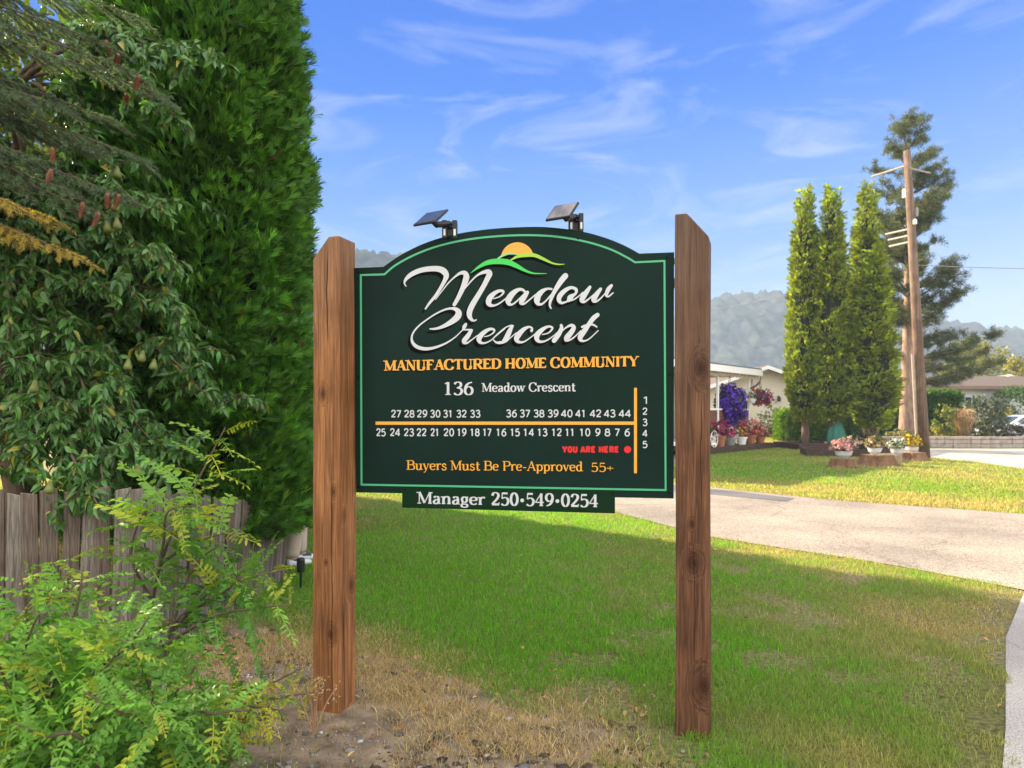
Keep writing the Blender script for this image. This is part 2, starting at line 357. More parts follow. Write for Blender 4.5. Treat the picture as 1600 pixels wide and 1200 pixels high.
def inpoly(px, py, poly):
    ins = np.zeros(len(px), bool); n = len(poly); j = n-1
    for i in range(n):
        xi, yi = poly[i][:2]; xj, yj = poly[j][:2]
        c = ((yi > py) != (yj > py)) & (px < (xj-xi)*(py-yi)/((yj-yi) or 1e-9)+xi)
        ins ^= c; j = i
    return ins
DRIVE = [(4.6, 6.2), (4.0, 7.2), (2.54, 8.86), (1.65, 11.1), (-0.2, 13.9), (-3.2, 18.2), (-7, 23), (-4.3, 25.5), (-0.6, 20.6), (2.2, 17.2), (4.24, 14.77), (5.8, 12.6), (8.3, 10.7), (7.5, 8)]
STREET = [(0.1, 0.2), (1.3, 1.9), (2.5, 3.5), (3.5, 4.9), (4.6, 6.2), (6.4, 8.5), (8.3, 10.7), (12.2, 15.2), (14.4, 19.0), (15.0, 22.0), (14.9, 24.7), (14.2, 27.6), (12.6, 30.6), (10.2, 33.4), (6, 35.6), (-2, 39.5), (-1, 43), (7, 39.6), (12, 37.0), (16.4, 33.4), (17.2, 31.0), (24, 30.6), (60, 30), (60, 10), (16, 2), (6, -4), (1, -3)]
def zone(x, y):
    """0..1 how lush the lawn is"""
    d = np.maximum((y-4.35)+0.75*(x+1.0), (x-.3)*1.5)                       # distance from the dry strip under the sign
    g = np.clip(1.15-np.abs(x+0.5-0.06*(y-5))/3.1, 0, 1)
    g = g*np.clip(d/1.0, 0, 1)
    g = 0.30+0.85*g+0.95*(fbm(x, y, 1.1, 3)-0.5)+0.75*(fbm(x, y*.6, .28, 4)-0.5)
    return np.clip(g, 0, 1)
def lawn_ok(x, y):
    jx = x+0.30*(fbm(x, y, 0.45, 21)-0.5); jy = y+0.34*(fbm(x, y, 0.3, 22)-0.5)-.06
    return ~inpoly(jx, jy, DRIVE) & ~inpoly(jx, jy, STREET)
def ground_mat():
    m, t, b = newmat('lawn_soil'); N = t.nodes.new; L = t.links.new
    b.inputs['Roughness'].default_value = 0.95; b.inputs['Specular IOR Level'].default_value = 0.1
    tc = N('ShaderNodeTexCoord')
    n1 = N('ShaderNodeTexNoise'); n1.inputs['Scale'].default_value = 0.45; n1.inputs['Detail'].default_value = 7; L(tc.outputs['Object'], n1.inputs['Vector'])
    r1 = N('ShaderNodeValToRGB'); e = r1.color_ramp.elements
    e[0].position = 0.36; e[0].color = (0.145, 0.14, 0.05, 1); e[1].position = 0.66; e[1].color = (0.27, 0.21, 0.12, 1)
    L(n1.outputs['Fac'], r1.inputs['Fac'])
    n2 = N('ShaderNodeTexNoise'); n2.inputs['Scale'].default_value = 30; n2.inputs['Detail'].default_value = 8; L(tc.outputs['Object'], n2.inputs['Vector'])
    r2 = N('ShaderNodeValToRGB'); r2.color_ramp.elements[0].color = (0.5, 0.5, 0.45, 1); r2.color_ramp.elements[1].color = (1.3, 1.3, 1.2, 1); r2.color_ramp.elements[0].position = .3; r2.color_ramp.elements[1].position = .7
    L(n2.outputs['Fac'], r2.inputs['Fac'])
    mm = N('ShaderNodeMix'); mm.data_type = 'RGBA'; mm.blend_type = 'MULTIPLY'; mm.inputs[0].default_value = 1; L(r1.outputs['Color'], mm.inputs[6]); L(r2.outputs['Color'], mm.inputs[7])
    L(mm.outputs[2], b.inputs['Base Color'])
    bp = N('ShaderNodeBump'); bp.inputs['Strength'].default_value = 0.8; bp.inputs['Distance'].default_value = 0.05; L(n2.outputs['Fac'], bp.inputs['Height']); L(bp.outputs['Normal'], b.inputs['Normal'])
    return m
def asphalt(name, c, speck=140):
    m, t, b = newmat(name); N = t.nodes.new; L = t.links.new
    b.inputs['Roughness'].default_value = 0.9; b.inputs['Specular IOR Level'].default_value = 0.2
    tc = N('ShaderNodeTexCoord')
    n1 = N('ShaderNodeTexNoise'); n1.inputs['Scale'].default_value = speck; n1.inputs['Detail'].default_value = 3; L(tc.outputs['Object'], n1.inputs['Vector'])
    n2 = N('ShaderNodeTexNoise'); n2.inputs['Scale'].default_value = 0.7; n2.inputs['Detail'].default_value = 7; L(tc.outputs['Object'], n2.inputs['Vector'])
    r1 = N('ShaderNodeValToRGB'); r1.color_ramp.elements[0].position = .3; r1.color_ramp.elements[1].position = .7
    r1.color_ramp.elements[0].color = [q*.45 for q in c]+[1]; r1.color_ramp.elements[1].color = [q*1.4 for q in c]+[1]
    L(n1.outputs['Fac'], r1.inputs['Fac'])
    r2 = N('ShaderNodeValToRGB'); r2.color_ramp.elements[0].position = .35; r2.color_ramp.elements[1].position = .65; r2.color_ramp.elements[0].color = (.74, .73, .74, 1); r2.color_ramp.elements[1].color = (1.12, 1.1, 1.06, 1)
    L(n2.outputs['Fac'], r2.inputs['Fac'])
    mm = N('ShaderNodeMix'); mm.data_type = 'RGBA'; mm.blend_type = 'MULTIPLY'; mm.inputs[0].default_value = 1; L(r1.outputs['Color'], mm.inputs[6]); L(r2.outputs['Color'], mm.inputs[7])
    # hairline cracks
    vo = N('ShaderNodeTexVoronoi'); vo.feature = 'DISTANCE_TO_EDGE'; vo.inputs['Scale'].default_value = 0.42
    nd = N('ShaderNodeTexNoise'); nd.inputs['Scale'].default_value = 2.0; nd.inputs['Detail'].default_value = 5; L(tc.outputs['Object'], nd.inputs['Vector'])
    ma = N('ShaderNodeVectorMath'); ma.operation = 'MULTIPLY_ADD'; ma.inputs[1].default_value = (.9, .9, 0); L(nd.outputs['Color'], ma.inputs[0]); L(tc.outputs['Object'], ma.inputs[2]); L(ma.outputs[0], vo.inputs['Vector'])
    mr = N('ShaderNodeMapRange'); mr.inputs[1].default_value = 0.002; mr.inputs[2].default_value = 0.012; mr.inputs[3].default_value = 0.80; mr.inputs[4].default_value = 1; L(vo.outputs['Distance'], mr.inputs[0])
    m2 = N('ShaderNodeMix'); m2.data_type = 'RGBA'; m2.blend_type = 'MULTIPLY'; m2.inputs[0].default_value = 1; L(mm.outputs[2], m2.inputs[6]); L(mr.outputs[0], m2.inputs[7])
    L(m2.outputs[2], b.inputs['Base Color'])
    bp = N('ShaderNodeBump'); bp.inputs['Strength'].default_value = 0.5; bp.inputs['Distance'].default_value = 0.006; L(n1.outputs['Fac'], bp.inputs['Height']); L(bp.outputs['Normal'], b.inputs['Normal'])
    return m
bm = bmesh.new()
bmesh.ops.create_grid(bm, x_segments=60, y_segments=60, size=1150)
for v in bm.verts: v.co.y += 1040
tag(bmobj('lawn_ground', bm, ground_mat()), None, None, kind='structure')
def sheet(name, poly, z, mat):
    bm = bmesh.new()
    bm.faces.new([bm.verts.new((x, y, z)) for x, y in poly]); bmesh.ops.triangulate(bm, faces=bm.faces)
    o = bmobj(name, bm, mat); o['kind'] = 'structure'
    if o.data.polygons[0].normal.z < 0: o.data.flip_normals()
    return o
sheet('street', STREET, 0.006, asphalt('pale_asphalt', (0.46, 0.42, 0.37)))
sheet('driveway', DRIVE, 0.011, asphalt('worn_asphalt', (0.275, 0.242, 0.208), 55))
sheet('dark_patch', [(4.1, 14.5), (5.25, 12.85), (4.9, 12.35), (2.2, 15.2), (1.0, 17.3), (1.7, 17.7)], 0.016, asphalt('dark_patch_grey', (0.13, 0.13, 0.14)))  # darker grey sheet over the far part of the driveway
sheet('dirt_strip', [(-2.5, 4.95), (-1.9, 5.15), (-1.45, 4.92), (-1.05, 4.72), (-.72, 4.42), (-.45, 4.25), (-.1, 3.92), (.3, 3.72), (.5, 3.5), (.58, 3.2), (.55, 2.8), (.5, 2.2), (.2, .4), (-4, .4), (-3.2, 3.8)], 0.005,
      plain('dry_soil', (0.21, 0.155, 0.105), 0.95, var=0.6, scale=6, bump=1.0, bscale=45, spec=0.1))

# hills, far off in the haze
def hill_mat():
    m, t, b = newmat('forest_hill'); N = t.nodes.new; L = t.links.new
    b.inputs['Roughness'].default_value = 1; b.inputs['Specular IOR Level'].default_value = 0
    tc = N('ShaderNodeTexCoord'); n = N('ShaderNodeTexNoise'); n.inputs['Scale'].default_value = 0.09; n.inputs['Detail'].default_value = 10; n.inputs['Roughness'].default_value = 0.7; L(tc.outputs['Object'], n.inputs['Vector'])
    r = N('ShaderNodeValToRGB'); r.color_ramp.elements[0].position = .42; r.color_ramp.elements[1].position = .62; r.color_ramp.elements[0].color = (0.022, 0.036, 0.032, 1); r.color_ramp.elements[1].color = (0.075, 0.085, 0.075, 1)
    L(n.outputs['Fac'], r.inputs['Fac']); L(r.outputs['Color'], b.inputs['Base Color'])
    return m
hm = hill_mat()
def ridge(name, D, prof, depth, jag, seed):
    xs = np.arange(-1900, 3500, 5.0); zs = np.interp(xs, [p[0] for p in prof], [p[1] for p in prof])
    rows = 26; V = []; rs = np.random.RandomState(seed)
    for r in range(rows):
        t = r/(rows-1); Y = D-depth*(1-t)
        top = CAMZ+(HOR-zs)/FPX*D
        X = (xs-800)/FPX*D
        z = np.maximum(top*(math.sin(t*math.pi/2))**1.0, -2)+(fbm(X, Y+0*X, 60, seed)-.5)*18*math.sin(t*math.pi)+rs.uniform(0, jag, len(xs))*(t > .15)*(1+1.2*(rs.uniform(0, 1, len(xs)) > .8))
        z = np.where(t == 0, -2, z)
        V.append(np.stack([X+rs.uniform(-1, 1, len(xs)), Y+0*X, z], 1))
    n = len(xs); V = np.concatenate(V)
    F = np.array([(r*n+i, r*n+i+1, (r+1)*n+i+1, (r+1)*n+i) for r in range(rows-1) for i in range(n-1)])
    o = npmesh(name, V, F, hm, smooth=False); o['kind'] = 'structure'; return o
ridge('wooded_hill', 430, [(-1900, 470), (-600, 420), (300, 412), (555, 408), (575, 398), (600, 404), (640, 402), (760, 450), (900, 560), (1000, 650), (3500, 650)], 130, 2.0, 5)
ridge('hazy_hill', 620, [(-1900, 640), (800, 640), (950, 560), (1080, 482), (1130, 470), (1160, 466), (1200, 476), (1240, 484), (1330, 500), (1430, 525), (1530, 530), (1600, 537), (1900, 560), (3500, 520)], 260, 4, 9)

# ---- grass: one mass of single blades
def blades(rs, x, y, h, wd, col, lean=0.5, z0=0.0):
    n = len(x); a = rs.uniform(0, 2*math.pi, n); la = rs.uniform(0, 2*math.pi, n); ln = h*rs.uniform(0.05, lean, n)
    b0 = np.stack([x-np.cos(a)*wd, y-np.sin(a)*wd, np.full(n, z0)], 1); b1 = np.stack([x+np.cos(a)*wd, y+np.sin(a)*wd, np.full(n, z0)], 1)
    m0 = np.stack([x-np.cos(a)*wd*.7+np.cos(la)*ln*.35, y-np.sin(a)*wd*.7+np.sin(la)*ln*.35, z0+h*.6], 1)
    m1 = np.stack([x+np.cos(a)*wd*.7+np.cos(la)*ln*.35, y+np.sin(a)*wd*.7+np.sin(la)*ln*.35, z0+h*.6], 1)
    tp = np.stack([x+np.cos(la)*ln, y+np.sin(la)*ln, z0+h], 1)
    V = np.stack([b0, b1, m1, m0, tp], 1).reshape(-1, 3); o = np.arange(n)[:, None]*5
    C = np.repeat(col[:, None], 5, 1); C = C.reshape(-1, 3)
    return V, [np.concatenate([o, o+1, o+2, o+3], 1), np.concatenate([o+3, o+2, o+4], 1)], C
LUSH = np.array((0.150, 0.38, 0.020)); DULL = np.array((0.25, 0.32, 0.07)); DRY = np.array((0.46, 0.36, 0.15))
def grass_cols(rs, x, y):
    g = zone(x, y)+rs.normal(0, .13, len(x)); g = np.clip(g, 0, 1)[:, None]
    c = np.where(g > .5, DULL+(LUSH-DULL)*(g-.5)*2, DRY+(DULL-DRY)*g*2)
    return np.clip(c*np.exp(rs.normal(0, .22, (len(x), 1))), .01, .9)
def sample_lawn(rs, n, y0, y1, spread=1.0, pw=1.6):
    u = rs.uniform(0, 1, n); y = y0*(y1/y0)**(u**(1/pw*1.2)); x = rs.uniform(-spread, spread, n)*y
    ok = lawn_ok(x, y); x, y = x[ok], y[ok]
    d = np.minimum((y-4.52)+0.70*(x+1.0), 9)+0.7*(fbm(x, y, .5, 31)-.5); d = np.maximum(d, (x-.42)*2.0+.6*(fbm(x, y, .3, 33)-.5))
    bare = (fbm(x, y, 0.55, 41)+.14*np.clip((x-.6)/1.6, -1, 1)-.12*np.clip((y-5.5)/2, -1, 1)+rs.normal(0, .03, len(x)) > 0.745)
    keep = ((d > 0) | (rs.uniform(0, 1, len(x)) < 0.06)) & (~bare | (rs.uniform(0, 1, len(x)) < .22)) & ~((x < -2.3-.0*y) & (y < 6.0))
    return x[keep], y[keep]
rs = np.random.RandomState(11)
x, y = sample_lawn(rs, 720000, 2.0, 17.0)
sc = 0.6+y/9.0
V, F, C = blades(rs, x, y, rs.uniform(.014, .042, len(x))*(0.45+.5*zone(x, y)+.8*fbm(x, y, .16, 77)), 0.0021*sc, grass_cols(rs, x, y), 0.95)
tag(npmesh('grass', V, F, M['grass'], col=C), 'short mown lawn grass, lush green in the middle and drying to straw near the pavement', 'grass', kind='stuff')
# far lawn across the driveway
x = rs.uniform(2, 20, 150000); y = rs.uniform(10.5, 50, 150000)
k = lawn_ok(x, y) & (x < y*.8) & (x > y*.2) ; x, y = x[k], y[k]
gf = fbm(x, y, 3.0, 51)
edge = np.clip((y-(18.2-0.98*(x-3.0)) )/2.2, 0, 1)         # dry along the pavement
g = np.clip(.14+edge*.62-np.clip((x-8)/9, 0, .42)+(gf-.5)*1.1+.5*(fbm(x, y, .7, 52)-.5)+rs.normal(0, .15, len(x)), 0, 1)[:, None]
c = np.where(g > .5, DULL+(LUSH*np.array((1.0, .88, 1.2))-DULL)*(g-.5)*2, DRY+(DULL-DRY)*g*2)*np.exp(rs.normal(0, .2, (len(x), 1)))
V, F, C = blades(rs, x, y, rs.uniform(.03, .07, len(x)), 0.012+0*x, np.clip(c, .01, .9), 0.9)
tag(npmesh('grass', V, F, M['grass'], col=C), 'far lawn across the pavement, green at the houses and golden along its edge', 'grass', kind='stuff')
# straw at the foot of the sign
x = rs.uniform(-2.4, 1.4, 190000); y = rs.uniform(2.0, 5.4, 190000)
d = np.maximum((y-4.60)+0.75*(x+1.0), (x-.30)*1.8); k = (np.abs(d+0.38+1.0*(fbm(x, y, .5, 61)-.5)) < .85*rs.uniform(.15, 1.2, len(x))**1.3) & (fbm(x, y, .30, 62)+rs.normal(0, .06, len(x)) > .40); x, y = x[k], y[k]
c = np.array((.50, .36, .17))[None]*np.exp(rs.normal(0, .3, (len(x), 1)))
V, F, C = blades(rs, x, y, rs.uniform(.012, .055, len(x)), .0016+0*x, np.clip(c, .02, .8), 1.6)
tag(npmesh('dry_grass', V, F, M['leaf'], col=C), 'dead straw coloured grass in the dirt strip around the sign posts', 'dry grass', kind='stuff')
# gravel and crumbs of soil
def stone_base(seed):
    bm = bmesh.new(); bmesh.ops.create_icosphere(bm, subdivisions=1, radius=1); rr = random.Random(seed)
    for v in bm.verts: v.co *= rr.uniform(.65, 1.1)
    v = np.array([q.co[:] for q in bm.verts]); f = np.array([[q.index for q in p.verts] for p in bm.faces]); bm.free(); return v*np.array((1, .8, .55)), f
sv_, sf_ = stone_base(4)
x = rs.uniform(-2.2, 2.1, 9000); y = rs.uniform(1.6, 5.0, 9000); d = (y-4.35)+0.75*(x+1.0)
k = (d < .35*rs.uniform(0, 1, len(x))) & (fbm(x, y, .4, 71) > .50) & ~inpoly(x, y, STREET); x, y = x[k], y[k]; n = len(x)
V, F, C = inst(sv_, sf_, np.stack([x, y, 0*x+.006], 1), rsph(rs, n)*np.array((1, 1, .15)), np.tile((0, 0, 1.), (n, 1)), rs.gamma(1.6, .0036, n)+.003, vary(rs, (.20, .185, .17), n, .5, .06))
tag(npmesh('gravel', V, F, leafmat('stone', .9, 0, .2), col=C), 'loose grey gravel and soil crumbs at the foot of the sign', 'gravel', kind='stuff')

x = rs.uniform(-2.3, 1.2, 5200); y = rs.uniform(1.6, 5.0, 5200); d = (y-4.45)+0.75*(x+1.0)
k = (d < .3*rs.uniform(-1, 1, len(x))) & (fbm(x, y, .45, 91) > .47); x, y = x[k], y[k]; n = len(x)
V, F, C = inst(sv_, sf_, np.stack([x, y, 0*x+.004], 1), rsph(rs, n)*np.array((1, 1, .15)), np.tile((0, 0, 1.), (n, 1)), rs.gamma(1.5, .007, n)+.003, vary(rs, (.085, .06, .042), n, .45, .08))
tag(npmesh('soil_clods', V, F, M['leaf'], col=C), 'dark brown soil clods strewn over the dirt strip', 'soil', kind='stuff')
x = np.concatenate([rs.uniform(-2.2, 1.0, 700), rs.uniform(-1.5, 4.0, 260)]); y = np.concatenate([rs.uniform(2.2, 5.0, 700), rs.uniform(3.6, 9.0, 260)]); k = (x > -2.3) & ~inpoly(x, y, STREET); x, y = x[k], y[k]; n = len(x)
lb_ = leaf_base(.5, 3, .2, .3); dd = rsph(rs, n)*np.array((1, 1, .25))
V, F, C = inst(lb_[0], lb_[1], np.stack([x, y, rs.uniform(.008, .03, n)], 1), dd, rowdir(rs.normal(0, .35, (n, 3))+np.array((0, 0, 1.))), rs.uniform(.018, .045, n), vary(rs, (.34, .22, .07), n, .4, .2))
tag(npmesh('leaf_litter', V, F, M['leaf'], col=C), 'small fallen dry leaves scattered on the dirt and lawn', 'leaf litter', kind='stuff')
# ------------------------------------------------------------------ the sign
BL = Vector((-0.8682, 3.797, 0)); BR = Vector((0.8078, 3.458, 0))      # ends of the board on the ground plan
BU = (BR-BL).normalized(); BN = Vector((BU.y, -BU.x, 0)); BANG = math.atan2(BU.y, BU.x)
C0 = Vector((0, 0, CAMZ))
def onboard(px, py, off=0.0):
    """where the ray through a traced point of the sign meets its face; returned as (u, v) on the board"""
    d = Vector(((px-800)/FPX, 1, -(py-HOR)/FPX)); t = (BL-C0).dot(BN)/d.dot(BN); p = C0+d*t
    return (p-BL).dot(BU), p.z
S0 = Vector((-0.0302, 3.6275, 0))
sign = thing('community_sign', 'dark green arched community sign board lettered in white and gold, between two timber posts', 'sign', S0)
def bp3(u, v, off): return BL+BU*u+Vector((0, 0, v))+BN*off-S0
class Flat:
    """flat vinyl shapes collected on the face of the board"""
    def __init__(s, base): s.v = []; s.f = []; s.k = 0; s.base = base
    def lift(s): s.k += 1; return s.base+0.00005*(s.k % 9)
    def poly(s, pts):
        """convex-ish polygon as one n-gon (pixel points)"""
        z = s.lift(); a = len(s.v)
        s.v += [bp3(*onboard(*p), z) for p in pts]; s.f.append(list(range(a, a+len(pts))))
    def ribbon(s, P3, caps=True):
        """P3: (x, y, width) in pixels of the traced photograph"""
        z = s.lift(); P3 = np.asarray(P3, float); n = len(P3); a = len(s.v)
        d = np.gradient(P3[:, :2], axis=0); d /= np.maximum(np.linalg.norm(d, axis=1, keepdims=True), 1e-9)
        nn = np.stack([-d[:, 1], d[:, 0]], 1)
        l = P3[:, :2]+nn*P3[:, 2:]/2; r = P3[:, :2]-nn*P3[:, 2:]/2
        for i in range(n): s.v += [bp3(*onboard(*l[i]), z), bp3(*onboard(*r[i]), z)]
        s.f += [[a+2*i, a+2*i+1, a+2*i+3, a+2*i+2] for i in range(n-1)]
        if caps:
            for i, sg in ((0, -1), (n-1, 1)):
                c = P3[i, :2]; w = P3[i, 2]/2; a0 = math.atan2(d[i, 1]*sg, d[i, 0]*sg)
                s.fan([c+w*np.array((math.cos(a0+q), math.sin(a0+q))) for q in np.linspace(-math.pi/2, math.pi/2, 7)], z)
    def fan(s, pts, z=None):
        if z is None: z = s.lift()
        a = len(s.v); s.v += [bp3(*onboard(*p), z) for p in pts]; s.f.append(list(range(a, a+len(pts))))
    def build(s, name, mat, parent):
        me = bpy.data.meshes.new(name); me.from_pydata([tuple(q) for q in s.v], [], s.f); me.materials.append(mat)
        bm = bmesh.new(); bm.from_mesh(me)
        for f in bm.faces:
            f.normal_update()
            if f.normal.dot(BN) < 0: f.normal_flip()
        bm.to_mesh(me); bm.free()
        return link(bpy.data.objects.new(name, me), parent)
V_WHITE = plain('silver_white_vinyl', (0.52, 0.52, 0.53), 0.35, var=0.03)
V_GOLD = plain('gold_vinyl', (0.72, 0.33, 0.03), 0.35, var=0.03)
V_BLACK = plain('black_vinyl', (0.0025, 0.0025, 0.003), 0.6, var=0.05, spec=.05)
V_MINT = plain('mint_green_vinyl', (0.06, 0.37, 0.17), 0.35, var=0.03)
V_GREEN = plain('bright_green_vinyl', (0.03, 0.50, 0.06), 0.35, var=0.03)
V_LIME = plain('lime_vinyl', (0.28, 0.52, 0.03), 0.35, var=0.04)
V_PALE = plain('pale_green_vinyl', (0.25, 0.50, 0.22), 0.35, var=0.04)
V_RED = plain('red_vinyl', (0.62, 0.012, 0.012), 0.35, var=0.03)
BOARD = plain('dark_green_sign_panel', (0.0040, 0.0170, 0.0125), 0.5, var=0.22, scale=2.2, bump=0.03, bscale=300, spec=0.10)
PLAQUE = plain('green_plaque_panel', (0.003, 0.021, 0.007), 0.5, var=0.1, scale=4, spec=.1)
ALU = plain('pale_panel_edge', (0.55, 0.5, 0.44), 0.5, var=0.06)
def z1(p): return (540+.36875*p[0], 310+.36875*p[1])
def z2(p): return (540+.36875*p[0], 540+.36875*p[1])
arch = [(160, 290), (230, 242), (330, 192), (450, 155), (600, 131), (760, 121), (870, 123), (1000, 140), (1100, 167), (1180, 199), (1245, 234)]
outline = [z1((36, 295))]+[tuple(p) for p in catmull([z1(p) for p in arch], 5)]+[z1((1392, 228)), z2((1390, 648)), z2((45, 622))]
# board: thick panel with pale edge, dark face
uv = [onboard(*p) for p in outline]
bm = bmesh.new()
fr = [bm.verts.new(bp3(u, v, 0)) for u, v in uv]; bk = [bm.verts.new(bp3(u, v, -.019)) for u, v in uv]
f1 = bm.faces.new(fr); f2 = bm.faces.new(list(reversed(bk)))
n = len(fr)
for i in range(n):
    q = bm.faces.new((fr[i], bk[i], bk[(i+1) % n], fr[(i+1) % n])); q.material_index = 1 if i in (n-3,) else 0
board = bmobj('sign_board', bm, [BOARD, ALU], sign)
# border line
bl = [z1(p) for p in [(165, 322), (215, 281), (300, 236), (400, 200), (520, 174), (650, 160), (780, 156), (900, 163), (1020, 184), (1120, 215), (1190, 249), (1226, 271)]]
f = Flat(.0012); wl = 3.0
def rib(f, pts, w, caps=False, k=6): f.ribbon(np.column_stack([catmull(pts, k) if k > 1 else np.array(pts), np.full(((len(pts)-1)*k+1) if k > 1 else len(pts), w)]), caps)
A_, B_, C_, D_ = z1((65, 325)), z1((1351, 265)), z2((1356, 612)), z2((68, 589))
rib(f, bl, wl, True)
for a, b in ((A_, bl[0]), (bl[-1], B_), (B_, C_), (C_, D_), (D_, A_)): rib(f, [a, b], wl, True, 1)
f.build('border_line', V_MINT, board)
f = Flat(.0016)
for p in [(A_[0]-5, A_[1]-4), (B_[0]+4, B_[1]-5), (C_[0]+5, C_[1]+5), (D_[0]-5, D_[1]+4), (1046, 586), (560, 590), (700, 372.5), (903, 373)]: f.fan([(p[0]+1.7*math.cos(q), p[1]+1.7*math.sin(q)) for q in np.linspace(0, 6.28, 11)[:-1]])
f.build('screws', V_BLACK, board)
# ---- script title, traced stroke by stroke
def tr(sx, x0, y0): return lambda pts: [(x0+x/sx, y0+y/sx, w/sx) for x, y, w in pts]
t1, t2, t3, t4, t5 = tr(8.889, 620, 405), tr(8.421, 780, 410), tr(10, 630, 470), tr(8.889, 770, 480), tr(10, 730, 370)
SCRIPT = [
 t1([(130, 375, 14), (108, 335, 22), (128, 282, 42), (200, 215, 62), (320, 160, 68), (450, 136, 72), (570, 135, 78), (650, 165, 88), (688, 225, 76), (668, 295, 56), (610, 400, 46), (540, 510, 42), (460, 605, 34), (400, 690, 22)]),
 t1([(540, 560, 10), (640, 430, 14), (720, 330, 18), (810, 245, 24), (885, 195, 42), (945, 192, 62), (968, 240, 80), (955, 300, 80), (925, 385, 70), (885, 475, 62), (845, 555, 56), (800, 632, 50)]),
 t1([(890, 480, 14), (960, 390, 18), (1040, 300, 20), (1120, 225, 26), (1200, 185, 44), (1272, 175, 66), (1290, 205, 76), (1265, 262, 72), (1210, 370, 66), (1140, 490, 68), (1060, 620, 75), (1015, 720, 76), (1012, 790, 66), (1040, 838, 44), (1075, 855, 24), (1105, 843, 18)]),
 t1([(1345, 548, 14), (1420, 525, 17), (1475, 480, 24), (1478, 447, 34), (1430, 440, 40), (1360, 472, 55), (1300, 530, 75), (1276, 590, 78), (1292, 632, 58), (1350, 645, 30), (1430, 612, 20), (1510, 552, 18), (1570, 500, 16)]),
 t2([(340, 388, 30), (300, 357, 35), (240, 366, 50), (170, 420, 75), (125, 490, 80), (127, 540, 55), (170, 555, 26), (240, 505, 20), (330, 415, 18)]),
 t2([(372, 395, 45), (340, 440, 65), (303, 500, 68), (288, 537, 45), (330, 545, 26), (400, 492, 18), (480, 425, 18)]),
 t2([(690, 352, 28), (640, 347, 28), (580, 372, 50), (520, 430, 75), (498, 498, 78), (512, 543, 50), (560, 550, 28), (620, 502, 20), (690, 420, 20)]),
 t2([(872, 178, 74), (820, 240, 72), (760, 330, 60), (710, 420, 48), (675, 510, 38), (667, 570, 26), (685, 606, 16)]),
 t2([(905, 500, 34), (960, 462, 20), (1010, 402, 34), (1012, 357, 40), (970, 335, 38), (925, 338, 44), (860, 376, 56), (800, 440, 65), (787, 498, 54), (822, 534, 34), (880, 520, 24), (930, 500, 20)]),
 t2([(915, 500, 46), (935, 465, 72), (975, 430, 42)]),
 t2([(910, 508, 22), (985, 488, 20), (1060, 435, 16), (1100, 395, 16)]),
 t2([(1195, 325, 38), (1150, 390, 60), (1102, 460, 72), (1088, 507, 54), (1122, 519, 30), (1180, 482, 20), (1250, 420, 16)]),
 t2([(1335, 350, 38), (1290, 410, 60), (1252, 468, 72), (1243, 506, 50), (1280, 513, 28), (1340, 470, 18), (1405, 395, 15)]),
 t2([(1478, 305, 38), (1440, 350, 55), (1417, 400, 50), (1412, 437, 35), (1442, 448, 22), (1500, 400, 16)]),
 t3([(420, 438, 18), (480, 440, 32), (560, 425, 42), (660, 385, 60), (770, 320, 85), (848, 252, 100), (868, 188, 94), (830, 137, 64), (750, 120, 36), (650, 140, 28), (520, 200, 24), (380, 290, 22), (250, 390, 24), (165, 490, 26), (135, 580, 32), (155, 660, 45), (220, 720, 55), (330, 750, 52), (460, 740, 42), (600, 695, 32), (720, 635, 24), (830, 555, 18), (945, 440, 15)]),
 t3([(982, 365, 40), (958, 405, 58), (940, 445, 34)]), t3([(935, 455, 20), (1000, 452, 24), (1072, 460, 40)]),
 t3([(1065, 465, 50), (1012, 550, 70), (958, 618, 74), (953, 653, 50), (1000, 660, 28), (1070, 612, 18), (1165, 540, 16)]),
 t3([(1270, 560, 14), (1340, 545, 16), (1410, 500, 22), (1424, 457, 32), (1370, 440, 40), (1290, 476, 60), (1212, 545, 78), (1186, 608, 75), (1212, 653, 45), (1280, 660, 26), (1370, 620, 18), (1440, 560, 16), (1590, 435, 16)]),
 t4([(0, 440, 14), (80, 360, 14), (180, 282, 16), (255, 256, 22), (285, 260, 20)]), t4([(272, 265, 36), (236, 330, 64), (196, 415, 70), (150, 468, 42)]),
 t4([(10, 455, 14), (50, 490, 26), (110, 492, 40), (180, 475, 30), (240, 430, 16), (330, 355, 14)]),
 t4([(540, 328, 38), (545, 292, 26), (500, 275, 30), (430, 310, 55), (362, 380, 75), (332, 438, 72), (352, 478, 45), (420, 485, 26), (500, 440, 16), (610, 355, 14)]),
 t4([(690, 380, 14), (770, 360, 18), (820, 312, 24), (825, 282, 28), (770, 270, 32), (690, 311, 55), (622, 380, 75), (612, 438, 65), (650, 478, 40), (730, 470, 24), (830, 410, 16), (935, 315, 14)]),
 t4([(950, 252, 38), (955, 290, 50), (920, 370, 65), (852, 465, 64)]), t4([(930, 370, 14), (1010, 290, 20), (1088, 252, 42), (1126, 282, 56), (1090, 350, 70), (1032, 420, 75), (1022, 456, 50), (1070, 455, 26), (1140, 410, 18), (1225, 325, 14)]),
 t4([(1455, 108, 58), (1400, 152, 65), (1340, 230, 60), (1272, 330, 72), (1222, 400, 75), (1218, 447, 58), (1260, 470, 28), (1340, 440, 18), (1465, 325, 14)]), t4([(1240, 275, 30), (1290, 255, 30), (1380, 240, 28), (1445, 275, 20)])]
wf, kf = Flat(.0024), Flat(.0010)
for s in SCRIPT:
    c = catmull(s, 7); c[:, 2] = np.maximum(c[:, 2], 1.3)
    wf.ribbon(c); k = c.copy(); k[:, 0] -= 4.6; k[:, 1] += 5.2; kf.ribbon(k)
wf.build('script_lettering', V_WHITE, board)
